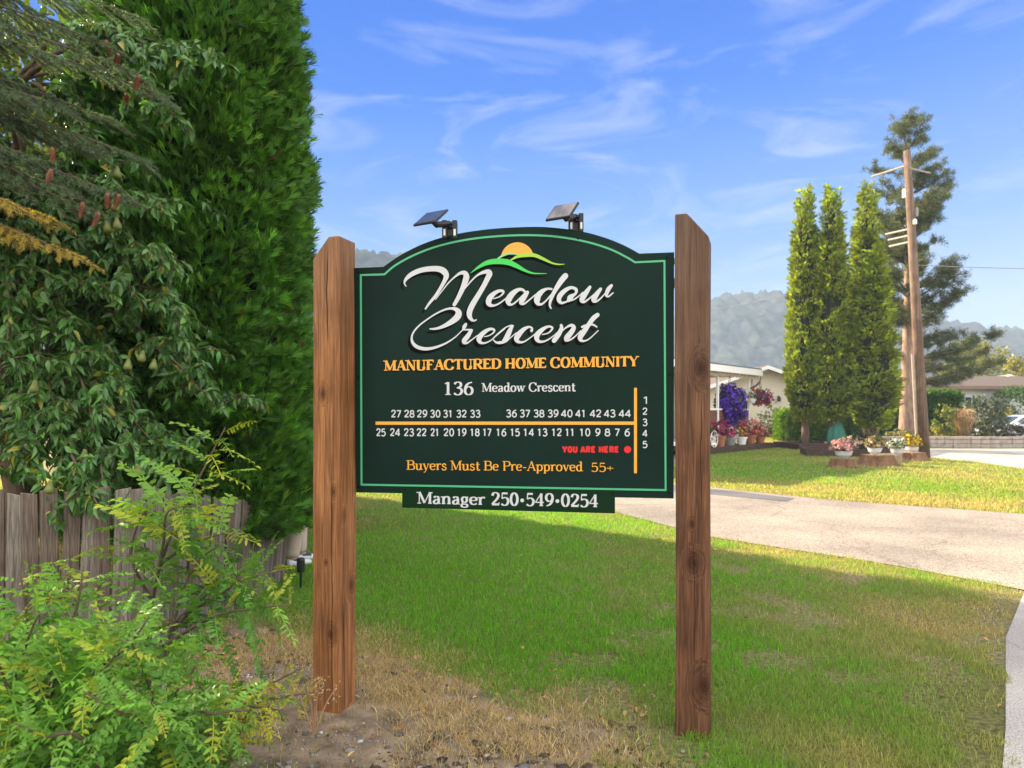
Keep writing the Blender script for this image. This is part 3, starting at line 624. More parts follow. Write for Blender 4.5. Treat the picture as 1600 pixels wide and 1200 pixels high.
# ---- emblem: sun over hills
f = Flat(.0016); sunp = [t5([(785+258*math.cos(q), 345-258*math.sin(q), 1)])[0][:2] for q in np.linspace(math.pi*.955, math.pi*.105, 26)]
f.fan(sunp+[t5([p+(1,)])[0][:2] for p in [(1000, 290), (900, 288), (790, 285), (720, 268), (640, 275), (560, 305)]]); f.build('emblem_sun', V_GOLD, board)
def hillrib(name, pts, mat, z):
    f = Flat(z); c = catmull(t5(pts), 7); f.ribbon(c); f.build(name, mat, board)
    k = c.copy(); k[:, 0] -= 1.2; k[:, 1] += 4.5; kf.ribbon(k)
hillrib('emblem_hill', [(470, 350, 18), (560, 292, 34), (660, 262, 32), (770, 276, 12)], V_PALE, .0019)
hillrib('emblem_hill', [(670, 375, 14), (780, 312, 44), (900, 288, 60), (1050, 290, 56), (1180, 342, 46), (1330, 412, 26), (1440, 432, 18), (1520, 428, 8)], V_LIME, .0024)
hillrib('emblem_hill', [(60, 565, 8), (180, 476, 40), (320, 405, 72), (480, 385, 86), (640, 400, 86), (780, 460, 66), (900, 525, 42), (1040, 572, 24), (1240, 575, 8)], V_GREEN, .0029)
# ---- serif letters drawn with a broad pen
def L_(*a, w=None): return ([(a[i], a[i+1]) for i in range(0, len(a), 2)], 0, w)
def K_(*a, w=None): return ([(a[i], a[i+1]) for i in range(0, len(a), 2)], 1, w)
def E_(cx, cy, rx, ry): return ([(cx+rx*math.cos(q), cy+ry*math.sin(q)) for q in np.linspace(0, 2*math.pi, 21)], 2, None)
H = 'h'
GL = {
'M': (1.02, [L_(.16, 0, .16, 1, w=H), L_(.17, 1, .51, .06), L_(.51, .06, .84, 1, w=H), L_(.86, 0, .86, 1)], [(.16, 0), (.86, 0), (.1, 1), (.92, 1)]),
'e': (.58, [L_(.1, .36, .48, .36, w=H), K_(.49, .37, .46, .56, .3, .65, .13, .56, .09, .33, .15, .1, .32, .01, .5, .1)], []),
'a': (.58, [K_(.11, .53, .2, .64, .35, .62, .41, .5), L_(.41, .5, .41, .1), L_(.41, .05, .53, .02, w=H), K_(.4, .4, .2, .33, .1, .2, .14, .05, .27, .02, .4, .14)], []),
'd': (.64, [K_(.44, .54, .3, .65, .15, .57, .09, .33, .15, .09, .3, .0, .44, .12), L_(.47, 0, .47, 1.03)], [(.41, 1.03), (.54, 0)]),
'o': (.63, [E_(.31, .33, .22, .33)], []),
'w': (.86, [L_(.1, .66, .26, 0), L_(.26, 0, .43, .6, w=H), L_(.42, .66, .58, 0), L_(.58, 0, .76, .66, w=H)], [(.09, .66), (.42, .66), (.76, .66)]),
'C': (.84, [K_(.75, .72, .66, .93, .45, 1, .21, .88, .1, .5, .21, .13, .45, 0, .66, .07, .77, .27), L_(.75, .7, .75, 1.0, w=H)], []),
'r': (.47, [L_(.15, 0, .15, .66), K_(.15, .45, .24, .6, .36, .66, .45, .58)], [(.15, 0), (.09, .66)]),
's': (.5, [K_(.41, .5, .36, .62, .24, .66, .11, .57, .13, .43, .27, .34, .4, .25, .42, .1, .27, .0, .13, .03, .08, .17, w=.7)], []),
'c': (.55, [K_(.46, .5, .4, .62, .27, .66, .13, .55, .09, .33, .15, .1, .28, 0, .42, .05, .5, .17)], []),
'n': (.68, [L_(.15, 0, .15, .66), K_(.15, .46, .26, .61, .4, .65, .5, .54, .51, .4), L_(.51, .42, .51, 0)], [(.15, 0), (.51, 0), (.09, .66)]),
't': (.44, [L_(.2, .88, .2, .15), K_(.2, .17, .23, .03, .32, .0, .43, .08), L_(.05, .63, .4, .63, w=H)], []),
'B': (.78, [L_(.18, 0, .18, 1), K_(.18, .97, .48, .97, .63, .86, .62, .63, .46, .53, .18, .53), K_(.18, .53, .48, .53, .68, .42, .7, .14, .5, .03, .18, .03)], [(.12, 0), (.12, 1)]),
'u': (.68, [L_(.15, .66, .15, .2), K_(.15, .22, .19, .04, .33, .0, .5, .14), L_(.51, .66, .51, 0)], [(.09, .66), (.45, .66), (.58, 0)]),
'y': (.58, [L_(.09, .66, .29, .02), K_(.5, .66, .3, 0, .2, -.22, .08, -.25, w=H)], [(.09, .66), (.5, .66)]),
'A': (.8, [L_(.4, 1, .1, 0, w=H), L_(.4, 1, .7, 0), L_(.2, .34, .6, .34, w=H)], [(.1, 0), (.7, 0)]),
'P': (.72, [L_(.18, 0, .18, 1), K_(.18, .97, .46, .97, .64, .86, .64, .6, .48, .48, .18, .47)], [(.18, 0), (.12, 1)]),
'p': (.64, [L_(.15, -.28, .15, .66), K_(.15, .5, .3, .65, .48, .57, .54, .33, .48, .09, .3, 0, .15, .13)], [(.15, -.28), (.09, .66)]),
'v': (.56, [L_(.08, .66, .28, 0), L_(.28, 0, .48, .66, w=H)], [(.08, .66), (.48, .66)]),
'g': (.56, [E_(.26, .42, .16, .23), E_(.26, -.1, .19, .14), K_(.15, .22, .1, .12, .2, .05, .35, .03, w=.5), L_(.38, .6, .5, .64, w=.5)], []),
'-': (.4, [L_(.06, .33, .34, .33, w=.6)], []), '+': (.6, [L_(.05, .4, .55, .4, w=.5), L_(.3, .14, .3, .66, w=.5)], []), ' ': (.3, [], []),
'0': (.62, [E_(.31, .5, .21, .49)], []), '1': (.56, [L_(.3, 0, .3, 1), L_(.12, .87, .3, .98, w=.45)], [(.3, 0)]),
'2': (.6, [K_(.1, .75, .16, .93, .3, .99, .45, .92, .49, .74, .4, .5, .22, .25, .09, .07), L_(.07, .06, .53, .06, w=.8), L_(.52, .05, .53, .22, w=H)], []),
'3': (.6, [K_(.1, .84, .2, .96, .34, .99, .46, .88, .44, .65, .24, .54), K_(.24, .54, .45, .47, .52, .26, .42, .05, .24, 0, .08, .13)], []),
'4': (.64, [L_(.42, 0, .42, 1), L_(.42, 1, .05, .3, w=H), L_(.04, .29, .6, .29, w=.45)], [(.42, 0)]),
'5': (.6, [L_(.13, .95, .48, .95, w=.75), L_(.14, .97, .12, .53, w=H), K_(.12, .54, .3, .62, .47, .53, .52, .3, .43, .07, .25, 0, .08, .11)], []),
'6': (.62, [E_(.31, .31, .21, .31), K_(.5, .97, .3, .88, .15, .65, .1, .35)], []), '9': (.62, [E_(.31, .69, .21, .31), K_(.12, .03, .32, .12, .47, .35, .52, .65)], []),
'*': (.42, [], []),
'N': (.86, [L_(.15, 0, .15, 1, w=H), L_(.15, 1, .7, 0), L_(.7, 0, .7, 1, w=H)], [(.15, 0), (.1, 1), (.7, 1)]),
'U': (.82, [L_(.17, 1, .17, .3), K_(.17, .32, .21, .08, .41, 0, .61, .08, .65, .32), L_(.65, .3, .65, 1, w=H)], [(.17, 1), (.65, 1)]),
'F': (.68, [L_(.18, 0, .18, 1), L_(.18, .95, .6, .95, w=.5), L_(.18, .52, .5, .52, w=.5), L_(.6, .97, .6, .76, w=.4)], [(.18, 0), (.12, 1)]),
'T': (.74, [L_(.37, 0, .37, 1), L_(.05, .95, .69, .95, w=.5), L_(.06, .97, .06, .78, w=.4), L_(.68, .97, .68, .78, w=.4)], [(.37, 0)]),
'R': (.82, [L_(.18, 0, .18, 1), K_(.18, .97, .46, .97, .64, .86, .64, .62, .48, .5, .18, .49), L_(.4, .5, .72, .02)], [(.18, 0), (.12, 1), (.76, 0)]),
'E': (.7, [L_(.18, 0, .18, 1), L_(.18, .95, .6, .95, w=.5), L_(.18, .52, .5, .52, w=.5), L_(.18, .05, .62, .05, w=.5), L_(.6, .97, .6, .78, w=.4), L_(.62, .03, .62, .22, w=.4)], [(.12, 0), (.12, 1)]),
'D': (.84, [L_(.18, 0, .18, 1), K_(.18, .97, .46, .96, .68, .78, .73, .5, .68, .22, .46, .04, .18, .03)], [(.12, 0), (.12, 1)]),
'H': (.88, [L_(.18, 0, .18, 1), L_(.7, 0, .7, 1), L_(.18, .5, .7, .5, w=.5)], [(.18, 0), (.18, 1), (.7, 0), (.7, 1)]),
'O': (.86, [E_(.43, .5, .31, .49)], []), 'I': (.38, [L_(.19, 0, .19, 1)], [(.19, 0), (.19, 1)]),
'Y': (.78, [L_(.08, 1, .39, .45), L_(.7, 1, .39, .45, w=H), L_(.39, .48, .39, 0)], [(.39, 0), (.08, 1), (.7, 1)])}
GL[','] = (.3, [], [])
def serif_text(fl, txt, x0, y0, x1, y1, h, T=.17, t=.06, serif=.13, shadow=None, track=0.0):
    tot = sum(GL[c][0]+track for c in txt); u = 0
    sx = math.hypot(x1-x0, y1-y0)/tot
    ex, ey = (x1-x0)/(sx*tot)*sx, (y1-y0)/(sx*tot)*sx
    def mapp(gx, gy): return (x0+(u+gx)*ex, y0+(u+gx)*ey-gy*h)
    def put(pts, ws):
        q = [(*mapp(*p), w*h) for p, w in zip(pts, ws)]
        fl.ribbon(q, False)
        if shadow:
            s = np.array(q); s[:, 0] += shadow[0]; s[:, 1] += shadow[1]; kf.ribbon(s, False)
    for c in txt:
        adv, strokes, ser = GL[c]
        for pts, kind, wo in strokes:
            a = catmull(pts, 5) if kind else np.array(pts, float)
            d = np.gradient(a, axis=0); d /= np.maximum(np.linalg.norm(d, axis=1, keepdims=True), 1e-9)
            if wo == H: ws = np.full(len(a), t)
            elif wo: ws = np.full(len(a), T*wo)
            else: ws = np.sqrt((T*d[:, 1])**2+(t*d[:, 0])**2)
            put(a, ws)
        for (sx_, sy_) in ser:
            yy = sy_+(t*.5 if sy_ < .05 else -t*.5)
            put([(sx_-serif, yy), (sx_+serif, yy)], [t, t])
        if c == '*':
            px, py = mapp(.21, .42); fl.fan([(px+h*.15*math.cos(q), py+h*.15*math.sin(q)) for q in np.linspace(0, 2*math.pi, 16, endpoint=False)])
        u += adv+track
f = Flat(.0020); serif_text(f, 'MANUFACTURED HOME COMMUNITY', 600, 579.3, 997.5, 572.2, 15.8, T=.27, t=.10, serif=.15, shadow=(-1.6, 1.8)); f.build('community_lettering', V_GOLD, board)
f = Flat(.0020)
serif_text(f, '136', 692, 617.2, 741, 616.6, 20.0, T=.20, t=.07, serif=.16, shadow=(-1.2, 1.2))
serif_text(f, 'Meadow Crescent', 752.5, 612.2, 899.5, 611.2, 13.6, T=.19, t=.08, serif=.12, shadow=(-.8, .8)); f.build('address_lettering', V_WHITE, board)
f = Flat(.0020); serif_text(f, 'Buyers Must Be Pre-Approved', 635, 733.8, 911, 736.2, 14.6, T=.16, t=.07, serif=.11, shadow=(-.8, .8)); serif_text(f, '55+', 923, 736.8, 959.5, 737.2, 13.8, T=.15, t=.07, serif=.1, shadow=(-.8, .8)); f.build('buyers_lettering', V_GOLD, board)
kf.build('lettering_outline', V_BLACK, board)
# ---- plain round digits and block capitals, drawn with an even pen
SANS = {'1': [L_(.30, 0, .30, 1), L_(.12, .80, .30, .97)], '2': GL['2'][1][:1]+[L_(.08, .06, .52, .06)], '3': GL['3'][1], '4': [L_(.42, 0, .42, 1), L_(.42, .98, .06, .28), L_(.03, .27, .56, .27)],
 '5': [L_(.14, .95, .48, .95), L_(.15, .97, .12, .53), GL['5'][1][2]], '6': GL['6'][1], '7': [L_(.06, .94, .52, .94), L_(.51, .95, .20, 0)], '9': GL['9'][1], '0': GL['0'][1],
 '8': [E_(.30, .74, .185, .215), E_(.30, .27, .22, .26)],
 'Y': [L_(.08, 1, .36, .45), L_(.64, 1, .36, .45), L_(.36, .5, .36, 0)], 'O': [E_(.36, .5, .22, .42)], 'U': [K_(.16, 1, .16, .3, .22, .12, .36, .08, .50, .12, .56, .3, .56, 1)],
 'A': [L_(.36, .98, .1, 0), L_(.36, .98, .62, 0), L_(.2, .26, .52, .26)], 'R': [L_(.16, 0, .16, 1), K_(.16, .92, .42, .92, .55, .78, .5, .58, .16, .5), L_(.36, .5, .58, .02)], 'E': [L_(.16, 0, .16, 1), L_(.16, .91, .56, .91), L_(.16, .5, .5, .5), L_(.16, .09, .56, .09)], 'H': [L_(.16, 0, .16, 1), L_(.56, 0, .56, 1), L_(.16, .5, .56, .5)]}
def sans_text(fl, txt, rect, pen=.15, adv=.62):
    x0, y0, x1, y1 = rect; tot = sum(.36 if c == ' ' else (.40 if (c == '1' and len(txt) == 1) else adv) for c in txt); u = 0; sx = (x1-x0)/tot
    for c in txt:
        if c == ' ': u += .36; continue
        for pts, kind, wo in SANS[c]:
            a = catmull(pts, 5) if kind == 1 else np.array(pts, float)
            h = y1-y0; px = np.array([(x0+(u+p[0]-.01)*sx, y1-(pen*.35+p[1]*(1-pen*.7))*h) for p in a])
            fl.ribbon(np.column_stack([px, np.full(len(px), pen*h)]), False)
        u += .40 if (c == '1' and len(txt) == 1) else adv
f = Flat(.0020)
tops = [611+20.3*i for i in range(7)]
for i, x in enumerate([(611, 628), (631.5, 648.5), (651.5, 668.5), (672, 689), (692.5, 708.5), (713, 730), (734.5, 751.5)]): sans_text(f, str(27+i), (x[0], 640.4, x[1], 652.6))
for i, x in enumerate([(790.5, 808.5), (812, 829.5), (833.5, 851.5), (855.5, 873.5), (876.5, 895.5), (899, 917), (921.5, 940.5), (943.5, 962.5), (966.5, 986.5)]): sans_text(f, str(36+i), (x[0], 639.9, x[1], 652.2))
bots = [(25, 130, 172), (24, 188, 233), (23, 247, 292), (22, 301, 345), (21, 360, 400), (20, 415, 462), (19, 472, 514), (18, 527, 570), (17, 581, 620), (16, 637, 683), (15, 697, 740), (14, 752, 800), (13, 812, 857), (12, 872, 918), (11, 930, 973), (10, 990, 1039), (9, 1057, 1082), (8, 1097, 1124), (7, 1140, 1164), (6, 1181, 1207)]
for nme, a, b in bots: sans_text(f, str(nme), (540+.36875*a, 669.2, 540+.36875*b, 681.8))
for i, (a, b) in enumerate([(215, 248), (263, 294), (309, 341), (356, 387), (403, 434)]): sans_text(f, str(i+1), (1003.6, 540+.36875*a, 1012.4, 540+.36875*b))
f.build('lot_numbers', V_WHITE, board)
f = Flat(.0014); rib(f, [(587, 661.2), (991, 661.2)], 5.0, False, 1); rib(f, [(993, 606), (993, 739.3)], 4.6, False, 1); f.build('map_road', V_GOLD, board)
f = Flat(.0020); sans_text(f, 'YOU ARE HERE', (878.5, 696.6, 968, 707.8), .27, .72)
f.fan([(980.6+5.6*math.cos(q), 702.4+5.6*math.sin(q)) for q in np.linspace(0, 2*math.pi, 20, endpoint=False)]); f.build('location_marker', V_RED, board)
# ---- hanging plaque
pl = [onboard(629, 762.5), onboard(961, 766.2), onboard(961, 802), onboard(629, 793)]
bm = bmesh.new(); fr = [bm.verts.new(bp3(u, v, .006)) for u, v in pl]; bk = [bm.verts.new(bp3(u, v, .0032)) for u, v in pl]
bm.faces.new(fr); bm.faces.new(list(reversed(bk)))
for i in range(4): bm.faces.new((fr[i], bk[i], bk[(i+1) % 4], fr[(i+1) % 4]))
plq = bmobj('phone_plaque', bm, PLAQUE, sign)
f = Flat(.0075); serif_text(f, 'Manager', 652, 786.4, 758.5, 788.6, 18.0, T=.21, t=.08, serif=.12); serif_text(f, '250*549*0254', 767.5, 788.8, 935.5, 792.2, 19.6, T=.20, t=.08, serif=.12); f.build('plaque_lettering', V_WHITE, plq)
f = Flat(.0068)
for p in [(633.5, 765), (957.5, 771.5), (786, 767)]: f.fan([(p[0]+1.5*math.cos(q), p[1]+1.5*math.sin(q)) for q in np.linspace(0, 6.28, 9)[:-1]])
f.build('screws', V_BLACK, plq)
# ---- timber posts
def post(name, corner, w, ang, ztop, zcut, cutw, side, mat, wmat_top):
    """corner: nearest vertical edge is front-right; the front runs to its left"""
    fx = Vector((math.cos(ang), -math.sin(ang), 0)); bk_ = Vector((math.sin(ang), math.cos(ang), 0))
    bm = bmesh.new(); prof = []
    if side == 'l': prof = [(-w, -.3), (-w, zcut), (-w+cutw, ztop), (0, ztop), (0, -.3)]
    else: prof = [(-w, -.3), (-w, ztop), (-w+cutw, ztop), (0, zcut), (0, -.3)]
    a = [bm.verts.new((x+w/2, 0, z)) for x, z in prof]; b = [bm.verts.new((x+w/2, w, z)) for x, z in prof]
    bm.faces.new(a); bm.faces.new(list(reversed(b))); n = len(a)
    for i in range(n): bm.faces.new((a[i], a[(i+1) % n], b[(i+1) % n], b[i]))
    bmesh.ops.subdivide_edges(bm, edges=[e for e in bm.edges if abs(e.verts[0].co.z-e.verts[1].co.z) > .5], cuts=24, use_grid_fill=True)
    rr = random.Random(w*100+ztop)
    ph = rr.uniform(0, 9)
    for v in bm.verts:
        v.co.x += .003*math.sin(v.co.z*2.3+ph+v.co.y*9); v.co.y += .003*math.sin(v.co.z*1.9+ph*2)
    o = bmobj(name, bm, mat, sign, bevel=.006, seg=2)
    o.location = corner-fx*(w/2)-S0; o.rotation_euler = (0, 0, -ang); return o
wl_ = woodmat('stained_cedar_timber', (0.150, 0.060, 0.022), (0.43, 0.190, 0.068), (34, 34, 1.1), .7, weather=(.19, .125, .085), wz=(1.8, 3.0),
   knots=((.045, 0, 1.18, .018), (.07, .05, 1.05, .02), (.0, 0, .80, .014), (.03, 0, .42, .022), (.08, .12, .66, .03), (-.02, 0, 1.7, .02)),
   cracks=((0, .035, .02, 1.3, .003), (1, .045, .0, .62, .004), (0, .012, 1.95, 2.5, .0045), (0, -.045, 1.5, 2.35, .0016)))
wr_ = woodmat('dark_stained_timber', (0.048, 0.021, 0.010), (0.215, 0.098, 0.046), (52, 52, 1.7), .75, weather=(.145, .095, .068), wz=(1.4, 2.6), bump=.9,
   knots=((.005, 0, .86, .030), (.055, 0, .26, .04), (.0, 0, 1.05, .012), (.045, 0, 1.82, .035)), cracks=((0, .01, .35, 1.0, .0018), (0, .045, 1.1, 1.7, .0016)))
post('post', Vector((-.915, 3.66, 0)), .165, R(19), 2.538, 2.424, .098, 'l', wl_, None)
post('post', Vector((.963, 3.377, 0)), .162, R(19), 2.585, 2.462, .058, 'r', wr_, None)
# small metal tabs holding the board to the right-hand post
for zz, hh in ((2.36, .03), (2.25, .05), (1.35, .04)):
    bm = bmesh.new(); box(bm, bp3(1.7215, zz, -.010), (.024, .006, hh), rz=BANG); bmobj('bracket', bm, ALU, sign)
# ---- solar spotlights along the top edge
def spotlight(corners, bracket, label, Y, panel_col):
    TLc, TRc, BRc, BLc = corners
    bx0, bx1, by0, by1 = bracket
    base = P((bx0+bx1)/2, by1, Y)
    t = thing('solar_spotlight', label, 'spotlight', base, 0, 'solar spotlights clamped on the top edge of the sign')
    # tilted square panel: right vector r, down vector d, at right angles to each other
    tl = P(*TLc, Y); s = Y/FPX
    r = Vector(((TRc[0]-TLc[0])*s, -.070, 0)); d = Vector(((BLc[0]-TLc[0])*s, 0, -(BLc[1]-TLc[1])*s)); d.y = -(r.x*d.x)/r.y
    c = tl+r*.5+d*.5-base; n = r.cross(d).normalized()
    if n.y > 0: n = -n
    X = r.normalized(); Yv = d.normalized()
    mtx = Matrix((X, Yv, n)).transposed().to_4x4(); mtx.translation = c
    bm = bmesh.new(); bmesh.ops.create_cube(bm, size=1, matrix=Matrix.Diagonal((r.length, d.length, .012, 1)))
    o = bmobj('panel_frame', bm, M['black_plastic'], t, bevel=.003); o.matrix_local = mtx
    bm = bmesh.new(); bmesh.ops.create_cube(bm, size=1, matrix=Matrix.Translation((0, 0, .0062)) @ Matrix.Diagonal((r.length*.9, d.length*.9, .003, 1)))
    o2 = bmobj('solar_cell', bm, panel_col, t, bevel=.0006); o2.matrix_local = mtx
    # clamp: two uprights, a cross bolt, knuckle and lamp head
    w = (bx1-bx0)*s; hgt = (by1-by0)*s
    bm = bmesh.new()
    for sx in (-1, 1): box(bm, (sx*w*.36, .0, hgt*.45), (w*.34, .045, hgt*1.0))
    box(bm, (0, .012, hgt*.30), (w*.94, .014, hgt*.62)); tube(bm, [(-w*.5, -.004, hgt*.72), (w*.5, -.004, hgt*.72)], .006, 10)
    bmobj('clamp', bm, M['black_plastic'], t, bevel=.003)
    bm = bmesh.new(); tube(bm, [(0, -.004, hgt*.55), (-.004, -.004, hgt*.78), c*.72+Vector((0, 0, -.006)), c+Vector((0, .006, -.01))], [.014, .017, .017, .012], 10)
    tube(bm, [(-.012, -.006, hgt*.80), (.012, -.006, hgt*.80)], .010, 12)
    bmobj('knuckle', bm, M['black_plastic'], t, bevel=0)
    bm = bmesh.new()
    for q in (-.25, -.05): tube(bm, [mtx @ Vector((r.length*q+.02, -d.length*.48, -.004)), mtx @ Vector((r.length*q+.035, -d.length*.48, -.004))], .007, 10)
    bmobj('hinge', bm, M['black_plastic'], t)
    for sx in (-1, 1):
        bm = bmesh.new(); box(bm, (sx*w*.36, -.0245, hgt*.26), (w*.15, .004, hgt*.36)); bmobj('reflector', bm, M['white'], t, bevel=.001)
    return t
cell = plain('solar_cell_dark', (0.05, 0.055, 0.065), 0.22, var=0.12, scale=20, spec=.6)
cell2 = plain('solar_cell_dusty', (0.20, 0.165, 0.14), 0.3, var=0.55, scale=26, spec=.6, stretch=(1, .3, 1))
spotlight([(667, 334), (702.5, 334.5), (684, 361.5), (650, 361)], (692, 714, 344, 372), 'solar spotlight with dark panel, clamped on the left shoulder of the arch', 3.70, cell)
spotlight([(867.5, 323), (903, 324), (889, 354), (851, 353)], (889, 910.5, 333, 362), 'solar spotlight with dusty brownish panel, clamped near the middle of the arch', 3.62, cell2)
# ------------------------------------------------------------------ columnar cedars
SPR = spray_base(9)
def strand_base():
    """a small plume of upswept cedar strands"""
    v, f = [], []; q = np.random.RandomState(6)
    for i in range(7):
        a = q.uniform(-.55, .55); y0 = q.uniform(0, .45); L = q.uniform(.45, .8); w = .030; bx = q.uniform(-.03, .03); cz = q.uniform(-.25, .1); pr = None
        for j in range(3):
            t = j/2; x = bx+math.sin(a)*L*t*(1-.35*t); y = y0+math.cos(a)*L*t; z = cz*t*t; ww = w*(1-.75*t*t)*(1.25 if j == 1 else 1)
            v += [(x-ww*math.cos(a), y+ww*math.sin(a), z), (x+ww*math.cos(a), y-ww*math.sin(a), z+.02)]
            if j: n = len(v); f.append((n-4, n-3, n-1, n-2))
    return np.array(v), np.array(f)
STRAND = strand_base()
def col_prof(h, r, z0, taper=2.6, low=.72):
    z = np.linspace(z0, h, 30); t = (z-z0)/(h-z0)
    return z, r*(low+(1-low)*np.clip(t/.16, 0, 1))*np.maximum(1-t**taper, 0)**(.62 if taper > 2 else .80)
def cedar(name, label, loc, h, r, z0, ncl, per, ssize, base, seed, cat='cedar', group=None, taper=2.6, cl=.22, trunk=.12, up=.75, low=.72, leaf=SPR):
    rs = np.random.RandomState(seed); t = thing(name, label, cat, loc, 0, group)
    zz, rr = col_prof(h, r, z0, taper, low)
    area = np.cumsum(rr+.02); area /= area[-1]
    z = np.interp(rs.uniform(0, 1, ncl), area, zz); a = rs.uniform(0, 2*math.pi, ncl)
    R_ = np.interp(z, zz, rr)*(0.90+0.16*fbm(a*r*2.2+50, z+50, .55, seed))*rs.uniform(.84, 1.0, ncl)
    cp = np.stack([R_*np.cos(a), R_*np.sin(a), z], 1); outw = np.stack([np.cos(a), np.sin(a), 0*a], 1)
    cdir = rowdir(outw*.75+np.array((0, 0, up))+rs.normal(0, .33, (ncl, 3)))
    side = rowdir(np.cross(outw, np.array((0, 0, 1.)))); ctone = np.exp(rs.normal(0, .33, ncl))
    k = np.repeat(np.arange(ncl), per); n = len(k)
    along = rs.uniform(-.9, .55, n)*cl
    pos = cp[k]+cdir[k]*along[:, None]+side[k]*rs.normal(0, cl*.30, n)[:, None]+rs.normal(0, cl*.14, (n, 3))
    d = rowdir(cdir[k]+rs.normal(0, .42, (n, 3))+outw[k]*.15)
    nrm = rowdir(side[k]*rs.choice([-1, 1], n)[:, None]+rs.normal(0, .55, (n, 3)))
    col = vary(rs, base, n, .16, .10)*ctone[k][:, None]
    young = rs.uniform(0, 1, n) < .16; col[young] *= (1.5, 1.35, 1.0)
    dead = rs.uniform(0, 1, n) < .006; col[dead] = (.13, .06, .02)
    V, F, C = inst(leaf[0], leaf[1], pos, d, nrm, ssize*rs.uniform(.7, 1.25, n), col)
    npmesh('crown', V, F, M['leaf'], t, col=C)
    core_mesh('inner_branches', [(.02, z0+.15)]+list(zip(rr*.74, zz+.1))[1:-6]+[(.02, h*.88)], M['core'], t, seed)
    bm = bmesh.new(); tube(bm, [(0, 0, -.1), (.02, 0, z0*.5), (0, .02, z0+1.0), (0, 0, h*.7)], [trunk*1.25, trunk, trunk*.85, trunk*.25], 12); bmobj('trunk', bm, M['bark'], t, smooth=True)
    return t
CED = (0.072, 0.190, 0.020)
big = cedar('cedar_tree', 'tall dense green columnar cedar beside the sign, overhanging the end of the weathered fence', (-2.93, 6.45, 0), 9.0, .97, .60, 4300, 19, .135, CED, 3, cl=.17, taper=3.6, low=1.06, trunk=.11, leaf=STRAND, up=.9)
grp = 'cedars in the row behind the fence'
rowc = [(-3.75, 8.6, 1.15, 8.2, 'second cedar of the row, directly behind the tall one at the fence'), (-4.75, 10.6, 1.15, 8.0, 'third cedar of the row running back from the fence'),
        (-5.75, 12.7, .95, 6.4, 'fourth cedar of the row, next to the last'), (-7.1, 14.2, 1.35, 8.2, 'last cedar at the far end of the row')]
p0 = cedar('cedar_tree', rowc[0][4], (rowc[0][0], rowc[0][1], 0), 8.2, 1.15, .4, 700, 9, .27, CED, 8, group=grp, cl=.3)
for i, (x_, y_, r_, h_, lb) in enumerate(rowc[1:-1]):
    dup(p0, (x_, y_, 0), 1.3*(i+1), lb, (r_/1.15, r_/1.15, h_/8.2))
cedar('cedar_tree', rowc[-1][4], (-7.1, 14.2, 0), 6.8, 1.8, .3, 800, 10, .27, CED, 18, group=grp, cl=.3, taper=1.15, low=.9)
# the four cedars across the pavement
CEDY = (0.20, 0.26, 0.018)
grp = 'cedars on the far lawn'
q0 = cedar('cedar_tree', 'slim yellow green columnar cedar, leftmost on the far lawn', (13.4, 31.6, 0), 12.4, .82, 1.4, 620, 22, .19, CEDY, 21, group=grp, taper=1.95, cl=.30, low=.55, trunk=.16, up=1.1)
for (x_, y_, s_, h_, rz, lb) in [(14.30, 30.9, 1.0, 12.2, 2.0, 'middle cedar of the far lawn with a sunlit left flank'), (16.05, 31.3, 1.08, 12.4, 3.6, 'tall dark cedar nearest the utility pole on the far lawn'),
                                 (15.72, 30.0, 1.18, 9.2, 5.1, 'short broad dark cedar in front of the tall one by the pole')]:
    dup(q0, (x_, y_, 0), rz, lb, (s_, s_, h_/12.4))
# ------------------------------------------------------------------ generic leafy masses
OVAL = leaf_base(.5, 3, .12, .25)
def shrub(name, label, loc, rad, n, ls, cols, seed, cat='shrub', group=None, clump=.5, mat='leaf', trunk=True, base=OVAL, shell=.55, up=.3):
    """rounded bush of single leaves gathered in clumps, with its stems"""
    rs = np.random.RandomState(seed); t = thing(name, label, cat, loc, 0, group); rad = np.array(rad, float)
    nc = max(6, n//22); cd_ = rsph(rs, nc); cc = cd_*rad*rs.uniform(shell, 1.0, (nc, 1))*(0.8+.35*rs.uniform(0, 1, (nc, 1))); cc[:, 2] += rad[2]
    cc[:, 2] = np.maximum(cc[:, 2], .03); tone = np.exp(rs.normal(0, .22, nc))
    k = rs.randint(0, nc, n); pos = cc[k]+rs.normal(0, 1, (n, 3))*rad*.13*clump*2; pos[:, 2] = np.maximum(pos[:, 2], .02)
    d = rowdir(cd_[k]+rs.normal(0, .7, (n, 3))+np.array((0, 0, up))); nr = rowdir(cd_[k]*.6+rs.normal(0, .7, (n, 3))+np.array((0, 0, .5)))
    cols = np.array(cols); col = vary(rs, (1, 1, 1), n, .18, .08)*cols[rs.randint(0, len(cols), n)]*tone[k][:, None]
    V, F, C = inst(base[0], base[1], pos, d, nr, ls*rs.uniform(.6, 1.3, n), col); npmesh('crown', V, F, M[mat], t, col=C)
    if trunk:
        bm = bmesh.new()
        for i in range(7):
            v = Vector(cc[rs.randint(nc)]); tube(bm, [(rs.normal(0, .05*rad[0]), rs.normal(0, .05*rad[1]), -.05), v*.45+Vector((0, 0, .05)), v*.9], [.02*rad[0]+.006, .013*rad[0]+.004, .003], 6)
        bmobj('stems', bm, M['twig'], t)
    return t
